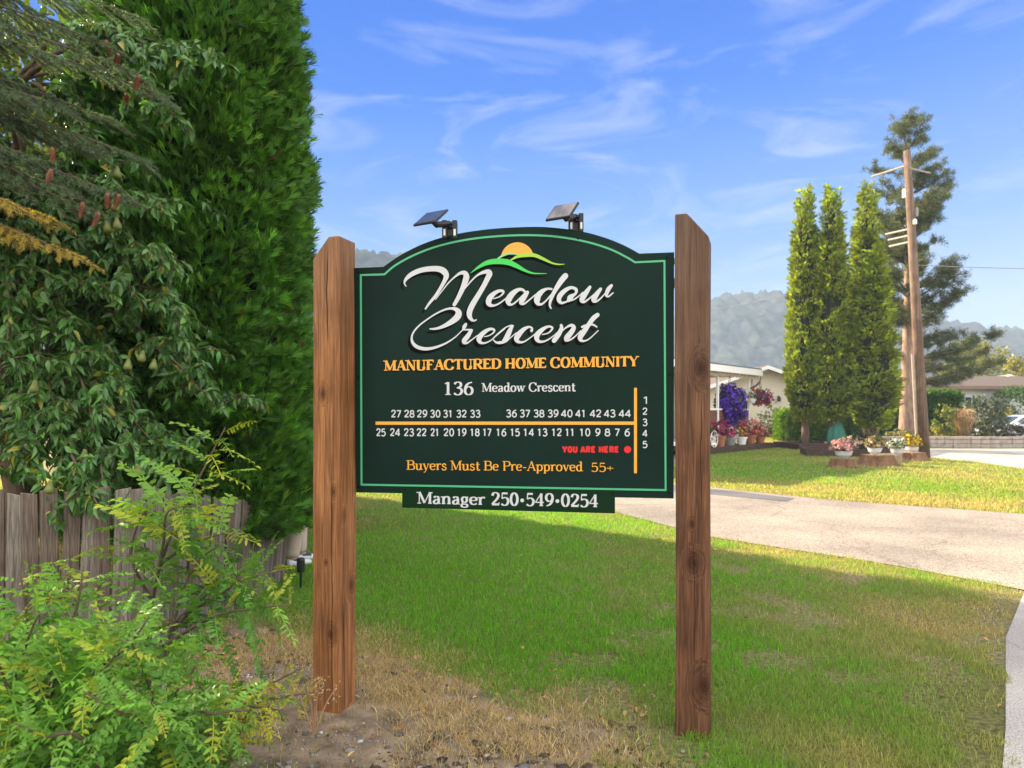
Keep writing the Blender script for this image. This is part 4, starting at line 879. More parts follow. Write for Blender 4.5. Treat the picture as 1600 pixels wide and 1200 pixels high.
def round_tree(name, label, loc, h, rad, n, ls, cols, seed, cat='tree', group=None, tr=.12):
    rs = np.random.RandomState(seed); t = thing(name, label, cat, loc, 0, group); rad = np.array(rad, float); cz = h-rad[2]
    nc = max(20, n//40); cd_ = rsph(rs, nc); cc = cd_*rad*(rs.uniform(.25, 1, (nc, 1))**.5); cc[:, 2] += cz; tone = np.exp(rs.normal(0, .25, nc))
    k = rs.randint(0, nc, n); pos = cc[k]+rs.normal(0, 1, (n, 3))*rad*.10
    d = rowdir(cd_[k]+rs.normal(0, .8, (n, 3))+np.array((0, 0, -.2))); nr = rowdir(rs.normal(0, .7, (n, 3))+np.array((0, 0, .6)))
    cols = np.array(cols); col = vary(rs, (1, 1, 1), n, .18, .08)*cols[rs.randint(0, len(cols), n)]*tone[k][:, None]
    V, F, C = inst(OVAL[0], OVAL[1], pos, d, nr, ls*rs.uniform(.6, 1.3, n), col); npmesh('crown', V, F, M['leaf'], t, col=C)
    bm = bmesh.new(); tube(bm, [(0, 0, -.1), (.05, 0, cz*.6), (0, 0, cz+.3*rad[2])], [tr*1.3, tr, tr*.5], 10)
    for i in range(14):
        v = Vector(cc[rs.randint(nc)]); b0 = Vector((0, 0, cz*rs.uniform(.55, 1.0))); tube(bm, [b0, b0.lerp(v, .5)+Vector((0, 0, .15)), v], [tr*.5, tr*.3, .01], 6)
    bmobj('trunk', bm, M['bark'], t, smooth=True); return t
# sunlit broadleaf trees beyond the fence, glimpsed through the spruce and the pear
for i, (x_, y_, h_, lb) in enumerate([(-6.6, 9.4, 7.0, 'sunlit yellow green tree glimpsed behind the spruce boughs'), (-10.4, 12.5, 8.0, 'broad tree in the back garden, farthest from the fence'), (-8.9, 7.2, 6.2, 'leafy garden tree beyond the spruce trunk')]):
    round_tree('garden_tree', lb, (x_, y_, 0), h_, (2.0+.3*i, 2.0, 2.5), 6000, .17, [(.11, .16, .02), (.16, .19, .02), (.08, .13, .02)], 31+i, group='trees in the garden behind the fence')
# ------------------------------------------------------------------ pear tree
PEARL = leaf_base(.42, 5, .22, .55)
def pear_tree():
    rs = np.random.RandomState(5); base = Vector((-4.1, 5.7, 0))
    t = thing('pear_tree', 'pear tree with arching branches, curled glossy leaves and green pears above the fence', 'pear tree', base)
    bm = bmesh.new(); hub = [Vector((-.1, 0, 1.6)), Vector((.1, -.2, 2.3)), Vector((0, .1, 2.9)), Vector((.05, 0, 3.6)), Vector((0, 0, 4.3))]
    tube(bm, [(0, 0, -.1), (.05, 0, .9)]+hub, [.13, .11, .10, .09, .07, .05, .03], 10)
    LP, LD, LC = [], [], []; 
    def addleaves(pts, dens, l0=0.0):
        seg = [(pts[i+1]-pts[i]).length for i in range(len(pts)-1)]
        for i in range(len(pts)-1):
            nn = rs.poisson(dens*seg[i]); ax = (pts[i+1]-pts[i]).normalized()
            for _ in range(nn):
                p = pts[i].lerp(pts[i+1], rs.uniform()); o = Vector(rs.normal(0, 1, 3)); o -= ax*o.dot(ax); o.normalize()
                dd = (o*.8+ax*.35+Vector((0, 0, -.55))).normalized(); LP.append(p+o*.01); LD.append(dd)
    def branch(a, e, sag, r0, lv):
        mid = a.lerp(e, .5)+Vector((0, 0, sag)); pts = smoothpath([a, a.lerp(mid, .55)+Vector((0, 0, sag*.28)), mid, mid.lerp(e, .6)+Vector((0, 0, sag*.18)), e], 4)
        pts = [p+Vector(rs.normal(0, .012, 3)) for p in pts]
        tube(bm, pts, list(np.linspace(r0, .003, len(pts))), 6); return pts
    tg = []
    # ends of the boughs: traced hanging places (pixel, distance) plus random fill
    for px, py, Y in [(300, 545, 4.9), (290, 480, 5.0), (250, 700, 4.75), (200, 600, 4.7), (170, 770, 4.35), (155, 800, 4.15), (70, 760, 4.3), (100, 740, 4.5), (30, 720, 4.5), (320, 620, 5.0), (280, 710, 4.8), (10, 560, 4.4), (60, 620, 4.5), (120, 560, 4.6), (215, 470, 4.8), (150, 460, 4.7), (40, 470, 4.6), (320, 95, 5.0), (275, 180, 5.0), (260, 110, 5.0), (230, 330, 4.9), (200, 300, 4.9), (250, 390, 4.9), (270, 420, 4.9), (230, 730, 4.5), (200, 700, 4.6), (110, 660, 4.6), (300, 580, 5.1), (40, 380, 4.7), (120, 400, 4.8), (170, 360, 4.9), (-60, 500, 4.6), (-90, 650, 4.6), (-40, 740, 4.6), (-100, 380, 4.6)]:
        tg.append(P(px, py, Y)-base)
    for _ in range(34):
        a = rs.uniform(0, 2*math.pi); rr = rs.uniform(.9, 2.0); tg.append(Vector((rr*math.cos(a), rr*math.sin(a)*.9, rs.uniform(1.0, 4.6))))
    for e in tg:
        if e.z+base.z > 3.2: h0 = hub[3+rs.randint(2)]
        elif e.z > 1.9: h0 = hub[1+rs.randint(3)]
        else: h0 = hub[rs.randint(3)]
        L = (e-h0).length; pts = branch(h0, e, .22*L*rs.uniform(.5, 1.1), .010+.008*L, 1)
        n = len(pts); addleaves(pts[int(n*.3):], 84)
        for j in range(int(6+4*L)):
            i = rs.randint(int(n*.3), n); o = Vector(rs.normal(0, 1, 3)); o.z = abs(o.z)*.3-.35; o.normalize()
            q = pts[i]; ln = rs.uniform(.14, .38); tw = [q, q+o*ln*.5+Vector((0, 0, .03)), q+o*ln+Vector((0, 0, -.06))]
            tube(bm, tw, [.004, .003, .0015], 5); addleaves(tw, 100)
    bmobj('branches', bm, M['bark'], t, smooth=True)
    n = len(LP); pos = np.array(LP); d = rowdir(np.array(LD)+rs.normal(0, .25, (n, 3))); nr = rowdir(np.array((0, 0, 1.))+rs.normal(0, .6, (n, 3)))
    col = vary(rs, (.075, .175, .034), n, .28, .12); y_ = rs.uniform(0, 1, n) < .025; col[y_] = (.26, .26, .03)
    V, F, C = inst(PEARL[0], PEARL[1], pos, d, nr, rs.uniform(.048, .088, n), col); npmesh('leaves', V, F, M['leaf_gloss'], t, col=C, smooth=True)
    pm = plain('pear_skin', (.12, .145, .03), .45, var=.4, scale=18)
    for px, py, Y in [(222, 557, 4.75), (240, 570, 4.8), (200, 570, 4.7), (54, 604, 4.4), (174, 645, 4.6), (132, 712, 4.4), (135, 730, 4.4), (216, 735, 4.4), (78, 762, 4.15), (181, 322, 4.6), (168, 355, 4.6), (183, 350, 4.6), (86, 377, 4.5), (183, 270, 4.7)]:
        bm = bmesh.new(); lathe(bm, [(.002, .052), (.010, .05), (.015, .040), (.020, .022), (.029, .0), (.033, -.018), (.030, -.036), (.016, -.046), (.003, -.044)], 14); tube(bm, [(0, 0, .05), (.003, 0, .07), (.008, 0, .085)], .0018, 5)
        o = bmobj('pear', bm, pm, t, smooth=True, loc=P(px, py, Y)-base, rot=(rs.normal(0, .2), rs.normal(0, .2), 0)); o.scale = (.85,)*3
    return t
pear_tree()
# ------------------------------------------------------------------ spruce
def spruce():
    rs = np.random.RandomState(9); base = Vector((-4.75, 4.6, 0))
    t = thing('spruce_tree', 'blue green spruce with drooping boughs and reddish brown cones, behind the fence', 'spruce', base)
    bm = bmesh.new(); tube(bm, [(0, 0, -.1), (0, 0, 2), (.03, 0, 5), (0, 0, 8.6)], [.19, .16, .10, .02], 12); bmobj('trunk', bm, M['bark'], t, smooth=True)
    bm = bmesh.new(); NP, ND, NC = [], [], []
    def twig(a, b, sun_tint):
        ax = (b-a); L = ax.length; ax.normalize(); n = int(L*760); k = rs.uniform(0, 1, n)
        p = np.array(a)[None]+np.array(ax)[None]*(k*L)[:, None]
        o = rsph(rs, n); o -= (o@np.array(ax))[:, None]*np.array(ax)[None]; o = rowdir(o)
        NP.append(p); ND.append(rowdir(o*.85+np.array(ax)[None]*.75+np.array((0, 0, .15)))); c = np.array((.11, .17, .10)) if not sun_tint else np.array((.45, .34, .08))  # sunlight on the lower-left boughs is put into the needle colour as gold
        NC.append(c[None]*np.exp(rs.normal(0, .22, (n, 1)))); tube(bm, [a, a.lerp(b, .5)+Vector((0, 0, -.006)), b], [.0035, .003, .002], 5)
    ends = [(205, 110, 4.3, 0), (255, 150, 4.4, 0), (225, 250, 4.4, 0), (200, 310, 4.3, 0), (150, 330, 4.2, 0), (110, 300, 4.2, 0), (120, 400, 4.1, 1), (40, 370, 4.1, 1), (75, 340, 4.2, 1), (20, 320, 4.0, 1), (60, 250, 4.2, 0), (140, 230, 4.4, 0), (170, 70, 4.4, 0), (90, 90, 4.2, 0), (30, 150, 4.1, 0), (100, 170, 4.3, 0), (-30, 230, 4.1, 0), (120, 10, 4.4, 0), (220, 30, 4.5, 0), (10, 40, 4.2, 0), (-60, 330, 4.2, 0), (180, 190, 4.5, 0), (60, 200, 4.5, 0), (20, 260, 4.5, 0)]
    E = [(P(a, b, c)-base, o) for a, b, c, o in ends]
    for i in range(46):
        h_ = rs.uniform(1.6, 7.8); a = rs.uniform(0, 2*math.pi); L = (8.6-h_)*.28+.35
        E.append((Vector((L*math.cos(a), L*math.sin(a), h_)), 0))
    for e, sun_tint in E:
        L = math.hypot(e.x, e.y); a = Vector((0, 0, e.z+.28*L)); m = a.lerp(e, .55)+Vector((0, 0, .04*L)); pts = smoothpath([a, m, e], 11)
        tube(bm, pts, list(np.linspace(.015, .003, len(pts))), 6); n = len(pts); ax = (e-m).normalized(); sd = ax.cross(Vector((0, 0, 1))).normalized()
        for j in range(2, n):
            for sg in (-1, 1):
                ln = (.14+.26*(1-j/n))*rs.uniform(.6, 1.1); q = pts[j]; o = (ax*.75+sd*sg*.75+Vector((0, 0, -.28+rs.normal(0, .12)))).normalized(); b = q+o*ln; twig(q, b, sun_tint and j > n*.35)
                for s2 in (-1, 1):
                    if ln > .2:
                        q2 = q.lerp(b, .5); o2 = (o+sd*s2*.6+Vector((0, 0, -.2))).normalized(); twig(q2, q2+o2*ln*.5, sun_tint and j > n*.35)
        twig(pts[-4], e+ax*.05, sun_tint)
    bmobj('branches', bm, M['twig'], t)
    NP, ND, NC = np.concatenate(NP), np.concatenate(ND), np.concatenate(NC); n = len(NP)
    nb = (np.array([(-.05, 0, 0), (.05, 0, 0), (.035, .6, .0), (0, 1, 0), (-.035, .6, 0)]), np.array([(0, 1, 2, 4)]))
    nb = (np.array([(-.085, 0, 0), (.085, 0, 0), (.0, 1, 0)]), np.array([(0, 1, 2)]))
    V, F, C = inst(nb[0], nb[1], NP, ND, rsph(rs, n), rs.uniform(.018, .030, n), NC); npmesh('needles', V, F, M['leaf'], t, col=C)
    cm = plain('spruce_cone', (.24, .085, .045), .6, var=.3, scale=40)
    for px, py, Y in [(185, 95, 4.25), (217, 128, 4.3), (197, 158, 4.3), (130, 326, 4.15), (155, 342, 4.15), (168, 312, 4.2), (186, 314, 4.2), (82, 240, 4.2), (165, 72, 4.4), (80, 275, 4.1)]:
        bm = bmesh.new(); h_ = .085; rows = 12
        tube(bm, [(0, 0, 0), (0, 0, -h_)], [.008, .006], 8)
        for i in range(rows):
            tt = i/(rows-1); rr_ = .017*math.sin(math.pi*(.14+.80*tt))**.7
            for k in range(8):
                a = 2*math.pi*(k+.5*(i % 2))/8; c_, s_ = math.cos(a), math.sin(a); z = -h_*tt
                v = [bm.verts.new(q) for q in ((rr_*.35*c_-.004*s_, rr_*.35*s_+.004*c_, z), (rr_*.35*c_+.004*s_, rr_*.35*s_-.004*c_, z), (rr_*c_+.004*s_, rr_*s_-.004*c_, z-.008), (rr_*1.12*c_, rr_*1.12*s_, z-.012), (rr_*c_-.004*s_, rr_*s_+.004*c_, z-.008))]; bm.faces.new(v)
        bmobj('cone', bm, cm, t, loc=P(px, py-10, Y)-base, rot=(rs.normal(0, .25), rs.normal(0, .3), 0))
    return t
spruce()
# ------------------------------------------------------------------ locust saplings (pinnate leaves)
def pinnate(pairs=8, droop=.5, ll=.21, lw=.075, sd=0, bend=0.0):
    """one compound leaf along y, with paired leaflets; returns mesh and leaflet mask"""
    v, f = [], []; q_ = np.random.RandomState(sd)
    def rach(t): return np.array((bend*t*t, t, -droop*t*t*.55))
    for i in range(8):
        a, b = rach(i/8), rach((i+1)/8); o = len(v); w = .010
        v += [a+(-w, 0, 0), a+(w, 0, 0), b+(w, 0, 0), b+(-w, 0, 0)]; f.append((o, o+1, o+2, o+3))
    def leaflet(p, d, n, L, W):
        d = d/np.linalg.norm(d); s = np.cross(d, n); s /= np.linalg.norm(s); n = np.cross(s, d); o = len(v)
        v.extend([p, p+d*L*.3-s*W*.5+n*.012, p+d*L*.75-s*W*.42+n*.010, p+d*L-n*.012, p+d*L*.75+s*W*.42+n*.010, p+d*L*.3+s*W*.5+n*.012, p+d*L*.5])
        f.extend([(o, o+1, o+2, o+6), (o+6, o+2, o+3, o+3+1), (o, o+6, o+4, o+5)])
    for i in range(pairs):
        t = .16+.80*i/(pairs-1); p = rach(t); sz = 1-.45*abs(t-.45)
        for sg in (-1, 1):
            if q_.uniform() < .06: continue
            leaflet(p+np.array((0, q_.uniform(-.02, .02), 0)), np.array((sg*.95, .38+q_.normal(0, .18), -.38+q_.normal(0, .22))), np.array((-sg*.25+q_.normal(0, .2), q_.normal(0, .2), 1.)), ll*sz*q_.uniform(.75, 1.15), lw*sz*q_.uniform(.8, 1.2))
    leaflet(rach(1), np.array((0, 1, -.9)), np.array((0, .5, 1.)), ll*.7, lw*.8)
    return np.array(v, float), np.array(f)
PIN = [pinnate(8, .35, sd=1, bend=.1), pinnate(10, .75, sd=2, bend=-.15), pinnate(7, 1.15, sd=3), pinnate(11, .55, .17, .062, sd=4, bend=.2), pinnate(9, .9, .19, .07, sd=5, bend=-.25), pinnate(12, .4, .16, .058, sd=6), pinnate(8, 1.4, .2, .075, sd=7, bend=.1)]
def locust(label, base, stems, seed, gcol=(.14, .28, .028), ycol=(.33, .33, .025), yf=.12, ls=(.17, .30), dens=17, ytop=True, name='locust_sapling'):
    """stems: lists of world points; leaves spring alternately from the upper part of each"""
    rs = np.random.RandomState(seed); base = Vector(base); t = thing(name, label, 'sapling', base, 0, 'locust saplings in front of the fence'); bm = bmesh.new(); LP = [[] for _ in PIN]
    for st in stems:
        pts = smoothpath([Vector(p)-base for p in st], 6); n = len(pts); tube(bm, pts, list(np.linspace(.0085, .0025, n)), 7)
        cum = [0]
        for i in range(n-1): cum.append(cum[-1]+(pts[i+1]-pts[i]).length)
        L = cum[-1]; m = max(6, int(L*dens)); az = rs.uniform(0, 6)
        for j in range(m):
            s = L*(.22+.78*(j+rs.uniform(-.3, .3))/m); s = min(max(s, 0), L*.999); i = max(k for k in range(n) if cum[k] <= s); i = min(i, n-2)
            p = pts[i].lerp(pts[i+1], (s-cum[i])/max(1e-6, cum[i+1]-cum[i])); ax = (pts[i+1]-pts[i]).normalized(); az += 2.4+rs.normal(0, .3)
            x = ax.cross(Vector((.2, .1, 1)) if abs(ax.z) < .95 else Vector((1, 0, 0))).normalized(); y = ax.cross(x)
            d = (x*math.cos(az)+y*math.sin(az))*.9+ax*.4+Vector((0, 0, .12)); d.normalize()
            f = s/L; top = max(0, (f-.72)/.28); size = rs.uniform(*ls)*(1-.5*top); yel = rs.uniform() < yf+(.35*top if ytop else 0)
            c = np.array(ycol if yel else gcol)*np.exp(rs.normal(0, .2)); 
            if yel: c = c*(.55+.45*rs.uniform())+np.array(gcol)*.35
            if top > .3 and not yel: c = c*(1.35, 1.2, 1)
            LP[rs.randint(len(PIN))].append((p, d, size, c))
    bmobj('stems', bm, M['twig'], t, smooth=True)
    parts = []
    for (bv, bf), lst in zip(PIN, LP):
        if not lst: continue
        n = len(lst); pos = np.array([q[0] for q in lst]); d = np.array([q[1] for q in lst]); nr = rowdir(np.array((0, 0, 1.))+rs.normal(0, .28, (n, 3)))
        parts.append(inst(bv, bf, pos, d, nr, np.array([q[2] for q in lst]), np.clip(np.array([q[3] for q in lst]), .01, .8)))
    V, F, C = join(parts); C = C*np.exp(rs.normal(0, .12, (len(C), 1))); npmesh('leaves', V, F, M['leaf'], t, col=C); return t
PP = P
def gpt(px, Y): return ((px-800)/FPX*Y, Y, 0)
locust('tall locust sapling with drooping pale green tip leaves, highest of those along the fence', gpt(205, 3.15),
   [[gpt(205, 3.15), PP(238, 940, 3.14), PP(270, 830, 3.12), PP(312, 745, 3.1), PP(352, 668, 3.1)], [PP(238, 940, 3.14), PP(255, 850, 3.05), PP(262, 800, 2.98), PP(300, 790, 2.95)], [PP(238, 940, 3.14), PP(205, 870, 3.1), PP(222, 805, 3.1), PP(260, 770, 3.08)], [PP(252, 880, 3.13), PP(300, 850, 3.2), PP(360, 830, 3.25)]],
   41, yf=.10, ls=(.22, .33), dens=25)
locust('bushy locust sapling with one long bough reaching right towards the sign post', gpt(235, 3.0),
   [[gpt(235, 3.0), PP(265, 990, 3.0), PP(330, 940, 3.05), PP(385, 905, 3.1), PP(450, 890, 3.15)], [PP(255, 1010, 3.0), PP(330, 965, 2.95), PP(400, 950, 2.95), PP(455, 945, 2.95)], [PP(265, 990, 3.0), PP(300, 890, 3.05), PP(345, 850, 3.08)], [PP(265, 990, 3.0), PP(345, 910, 3.2), PP(420, 880, 3.3)]],
   42, gcol=(.095, .24, .032), yf=.13, ls=(.19, .29), dens=30)
locust('dense fern like locust sapling filling the lower left corner in front of the fence', gpt(40, 2.6),
   [[gpt(40, 2.6), PP(45, 1050, 2.55), PP(40, 950, 2.5), PP(30, 890, 2.5)], [gpt(50, 2.6), PP(90, 1040, 2.5), PP(120, 950, 2.45), PP(130, 885, 2.45)], [gpt(50, 2.6), PP(130, 1080, 2.4), PP(200, 1010, 2.3), PP(235, 960, 2.3)], [gpt(30, 2.6), PP(-20, 1050, 2.4), PP(-60, 960, 2.35)], [gpt(30, 2.6), PP(20, 1090, 2.3), PP(40, 1010, 2.15), PP(60, 960, 2.1)], [gpt(60, 2.6), PP(110, 1110, 2.3), PP(160, 1050, 2.15), PP(190, 1010, 2.1)], [gpt(60, 2.6), PP(40, 1130, 2.2), PP(10, 1070, 2.1), PP(-10, 1010, 2.0)]],
   43, gcol=(.115, .275, .030), yf=.05, ls=(.20, .30), dens=42, ytop=True)
locust('low locust sapling with blue green fronds beside the dirt strip', gpt(250, 2.35),
   [[gpt(250, 2.35), PP(240, 1110, 2.3), PP(215, 1030, 2.25), PP(190, 960, 2.2)], [gpt(250, 2.35), PP(270, 1110, 2.3), PP(300, 1050, 2.3), PP(320, 1010, 2.35)], [gpt(250, 2.35), PP(230, 1150, 2.1), PP(180, 1110, 1.95), PP(130, 1080, 1.9)], [gpt(255, 2.35), PP(290, 1140, 2.2), PP(340, 1115, 2.15), PP(390, 1110, 2.15)], [gpt(255, 2.35), PP(260, 1160, 2.1), PP(250, 1120, 1.95), PP(235, 1095, 1.85)], [gpt(240, 2.3), PP(140, 1170, 2.0), PP(70, 1150, 1.9), PP(20, 1130, 1.85)]],
   44, gcol=(.105, .25, .032), yf=.07, ls=(.15, .23), dens=54)
locust('small yellowing locust sapling at the foot of the left sign post', gpt(345, 2.95),
   [[gpt(345, 2.95), PP(370, 1092, 2.95), PP(420, 1070, 3.0), PP(470, 1045, 3.05)], [gpt(345, 2.95), PP(390, 1110, 2.9), PP(440, 1090, 2.9), PP(490, 1082, 2.95)], [gpt(345, 2.95), PP(350, 1105, 2.8), PP(400, 1105, 2.7), PP(440, 1110, 2.65)]],
   45, gcol=(.11, .20, .03), ycol=(.50, .44, .02), yf=.55, ls=(.10, .16), dens=48)
# a dry weed stalk against the left post
wd = thing('weed_stalk', 'dried pinkish weed stalk leaning against the foot of the left post', 'weed', (-.98, 3.42, 0)); bm = bmesh.new(); rs = np.random.RandomState(3); tips = []
for k in range(6):
    a = rs.uniform(-.9, .9); L = rs.uniform(.18, .42); e = Vector((math.sin(a)*L, rs.normal(0, .05), L*.85)); tube(bm, smoothpath([(0, 0, 0), e*.5+Vector((0, 0, .03)), e], 4), [.003]*4+[.0025]*4+[.0012], 5)
    for j in range(16): tips.append(e*rs.uniform(.7, 1.05)+Vector(rs.normal(0, .018, 3)))
bmobj('stems', bm, plain('dry_stalk', (.38, .22, .12), .8), wd)
n = len(tips); V, F, C = inst(QUAD[0], QUAD[1], np.array(tips), rsph(rs, n), rsph(rs, n), rs.uniform(.012, .024, n), vary(rs, (.50, .33, .20), n)); npmesh('seed_heads', V, F, M['leaf'], wd, col=C)
# ------------------------------------------------------------------ picket fence
fw = [woodmat('weathered_picket_%s' % s, a, b, (50, 50, 2.0), .9, bump=.8) for s, a, b in (('grey', (.070, .058, .048), (.255, .225, .19)), ('brown', (.064, .046, .035), (.21, .17, .135)), ('pale', (.085, .07, .058), (.30, .27, .23)))]
FA, FB, FC_ = Vector((-3.34, 4.02, 0)), Vector((-2.27, 4.45, 0)), Vector((-2.17, 6.55, 0))
fence = thing('picket_fence', 'weathered grey brown wooden picket fence leaning away under the pear tree and the cedar', 'fence', FA)
rr = random.Random(2)
def rail(a, b, z):
    d = b-a; bm = bmesh.new(); box(bm, (0, 0, 0), (d.length, .035, .085)); o = bmobj('rail', bm, fw[1], fence, bevel=.004); o.location = (a+b)/2+Vector((0, 0, z))-FA; o.rotation_euler = (0, 0, math.atan2(d.y, d.x))
for a, b, zt in ((FA, FB, 1.02), (FB, FC_, .66)):
    nrm_ = Vector((b-a)).cross(Vector((0, 0, 1))).normalized(); off = -nrm_*.030 if nrm_.y < 0 or nrm_.x > .5 else nrm_*.030
    rail(a+off*1.0, b+off*1.0, zt-.10); rail(a+off*1.0, b+off*1.0, .32)
def pickets(a, b, n, zt0, zt1, lean0, lean1, skip=0):
    d = b-a; ang = math.atan2(d.y, d.x)
    for i in range(n):
        t = (i+.5)/n; wd_ = rr.uniform(.088, .099); h_ = zt0+(zt1-zt0)*t+rr.uniform(-.018, .018); z0 = .03
        bm = bmesh.new(); vs = box(bm, (0, 0, (h_+z0)/2), (wd_, .018, h_-z0))
        tl = rr.uniform(-.012, .012)
        for v in vs:
            if v.co.z > h_-.05: v.co.z += tl*(1 if v.co.x > 0 else -1); v.co.x *= rr.uniform(.93, 1.0)
        o = bmobj('picket', bm, fw[rr.randrange(3)], fence, bevel=.004); o.location = a+d*t-FA; o.rotation_euler = (rr.gauss(0, .012), lean0+(lean1-lean0)*t+rr.gauss(0, .012), ang)
pickets(FA+Vector((.13, .05, 0)), FB, 11, 1.13, 1.11, .0, .02); pickets(FB, FC_, 20, 1.10, .68, .03, .26)
bm = bmesh.new(); vs = box(bm, (0, 0, .58), (.125, .125, 1.36))
for v in vs:
    if v.co.z > 1: v.co.x *= .93; v.co.y *= .9
bmesh.ops.subdivide_edges(bm, edges=bm.edges[:], cuts=4, use_grid_fill=True)
for v in bm.verts: v.co += Vector((rr.uniform(-.004, .004), rr.uniform(-.004, .004), rr.uniform(-.006, .006)))
o = bmobj('fence_post', bm, fw[2], fence, bevel=.006); o.location = Vector((-.02, -.07, 0)); o.rotation_euler = (0, 0, .25)
# ------------------------------------------------------------------ stake light on the lawn
sl = thing('stake_light', 'small black stake light in the lawn at the edge of the cedar', 'garden light', G(470, 921))
bm = bmesh.new(); lathe(bm, [(.020, .155), (.034, .16), (.036, .17), (.036, .27), (.030, .285), (.004, .29)], 18); bmobj('lamp_head', bm, M['black_plastic'], sl, smooth=False)
bm = bmesh.new(); tube(bm, [(0, 0, -.05), (0, 0, .16)], [.009, .012], 10); bmobj('stake', bm, M['black_plastic'], sl)
# ------------------------------------------------------------------ far side: houses, pole, pine, planters, car
CREAM = plain('cream_siding', (.62, .55, .43), .8, var=.05); PALEW = plain('white_siding', (.70, .69, .66), .8, var=.05)
ROOFM = plain('grey_metal_roof', (.12, .12, .125), .45, var=.12, metal=.2); SHING = plain('brown_shingle', (.10, .075, .06), .9, var=.3, scale=20)
DKWOOD = plain('dark_timber', (.055, .032, .022), .85, var=.35, scale=9, bump=.4); REDW = plain('red_brown_boards', (.16, .065, .035), .75, var=.25, scale=6, stretch=(12, 12, .5))
CONC = plain('grey_block', (.33, .28, .24), .95, var=.25, scale=4, bump=.5, bscale=25)
FLW = (np.array([(-.5, -.1, 0), (0, -.45, .08), (.5, -.1, 0), (.35, .45, .05), (-.35, .45, .05)]), np.array([(0, 1, 2, 3), (0, 3, 4, 4)]))
FLW = (np.array([(-.5, -.35, 0), (.5, -.35, 0.05), (.42, .5, 0), (-.42, .5, .06)]), np.array([(0, 1, 2, 3)]))
def blooms(parent, c, rad, n, ls, cols, seed, drop=0.0, green=.5, gcol=(.05, .11, .03)):
    rs = np.random.RandomState(seed); c = np.array(c); rad = np.array(rad)
    lump = rs.uniform(0, 6.3, 6)
    for nm, m, cs, sz in (('foliage', int(n*green), [gcol], ls*1.5), ('blooms', n, cols, ls)):
        d = rsph(rs, m); d[:, 2] = np.where(d[:, 2] < -.3+0*drop, d[:, 2]*(.4+drop), d[:, 2]); lm = (1+.22*np.sin(3*d[:, 0]*2.2+lump[0])*np.sin(d[:, 2]*5+lump[1])+.16*np.sin(7*d[:, 0]+lump[2])*np.sin(6*d[:, 1]+lump[3]))[:, None]; p = c+d*rad*lm*(rs.uniform(.55 if nm == 'foliage' else .72, 1.06, (m, 1)))
        col = vary(rs, (1, 1, 1), m, .18, .06)*np.array(cs)[rs.randint(0, len(cs), m)]
        V, F, C = inst(FLW[0] if nm == 'blooms' else OVAL[0], FLW[1] if nm == 'blooms' else OVAL[1], p, rowdir(rs.normal(0, .5, (m, 3))+np.array((0, 0, .5))), rowdir(d+rs.normal(0, .35, (m, 3))), sz*rs.uniform(.7, 1.3, m), col)
        npmesh(nm, V, F, M['petal' if nm == 'blooms' else 'leaf'], parent, col=C)
def flowerpot(name, label, loc, pr, ph, potmat, rad, cols, seed, n=260, ls=.07, cat='flower pot', group=None, bowl=False, gcol=(.05, .11, .03)):
    t = thing(name, label, cat, loc, 0, group); bm = bmesh.new()
    if bowl: lathe(bm, [(pr*.45, 0), (pr*.55, .02), (pr*.88, ph*.45), (pr, ph*.9), (pr*1.05, ph*.92), (pr*1.05, ph), (pr*.93, ph), (pr*.9, ph*.9)], 22)
    else: lathe(bm, [(pr*.68, 0), (pr*.92, ph*.8), (pr*1.06, ph*.8), (pr*1.06, ph), (pr*.92, ph), (pr*.9, ph*.9)], 20)
    bmobj('pot', bm, potmat, t, smooth=False); blooms(t, (0, 0, ph+rad[2]*.55), rad, n, ls, cols, seed, gcol=gcol); return t
def window(parent, c, wx, wz, rz=0, mul=1, glass=None, name='window'):
    """frame with panes, set proud of the wall; c local centre on the wall face, facing local -y rotated by rz"""
    bm = bmesh.new(); m4 = Matrix.Translation(Vector(c)) @ Matrix.Rotation(rz, 4, 'Z'); f = .05
    for x, z, sx, sz in [(-wx/2, 0, f, wz+f), (wx/2, 0, f, wz+f)]+[(0, wz/2, wx-f, f), (0, -wz/2, wx-f, f)]+[(-wx/2+wx*(i+1)/(mul+1), 0, f*.7, wz-f) for i in range(mul)]:
        for v in box(bm, (x, -.03, z), (sx, .06, sz)): v.co = m4 @ v.co
    o = bmobj(name, bm, M['white'], parent); bm = bmesh.new()
    for v in box(bm, (0, -.008, 0), (wx-f, .012, wz-f)): v.co = m4 @ v.co
    bmobj('pane', bm, glass or M['glass'], o); return o
# --- porch house: local x runs along its front, away to the right
HA = Vector((8.0, 27.9, 0)); HB = Vector((12.05, 32.6, 0)); hu = (HB-HA).normalized(); hang = math.atan2(hu.y, hu.x)
hn = Vector((hu.y, -hu.x, 0))
HB = HB+Vector((-hu.y, hu.x, 0))*1.3
h1 = thing('porch_house', 'pale house with a flower hung porch and dark metal roof, beside the sign', 'house', HB, hang)
BX('wall', (-8.7, 3.2, 1.75), (12.0, 4.4, 3.1), CREAM, h1, bevel=0)
BX('foundation', (-8.7, 3.25, .1), (12.04, 4.5, .3), CONC, h1, bevel=0)
BX('roof', (-7.6, 2.4, 3.62), (14.4, 7.2, .10), ROOFM, h1, bevel=.02)
BX('fascia', (-7.6, -1.215, 3.46), (14.4, .05, .28), M['white'], h1, bevel=.005); BX('fascia', (-.42, 2.4, 3.46), (.05, 7.15, .28), M['white'], h1, bevel=.005)
bm = bmesh.new(); rr = random.Random(8)
for i in range(70):
    box(bm, (-.6-i*.085, -1.12, 3.30-rr.uniform(.04, .13)), (.035, .02, rr.uniform(.08, .22)))
bmobj('eave_trim', bm, plain('eave_lights', (.52, .42, .26), .6), h1)
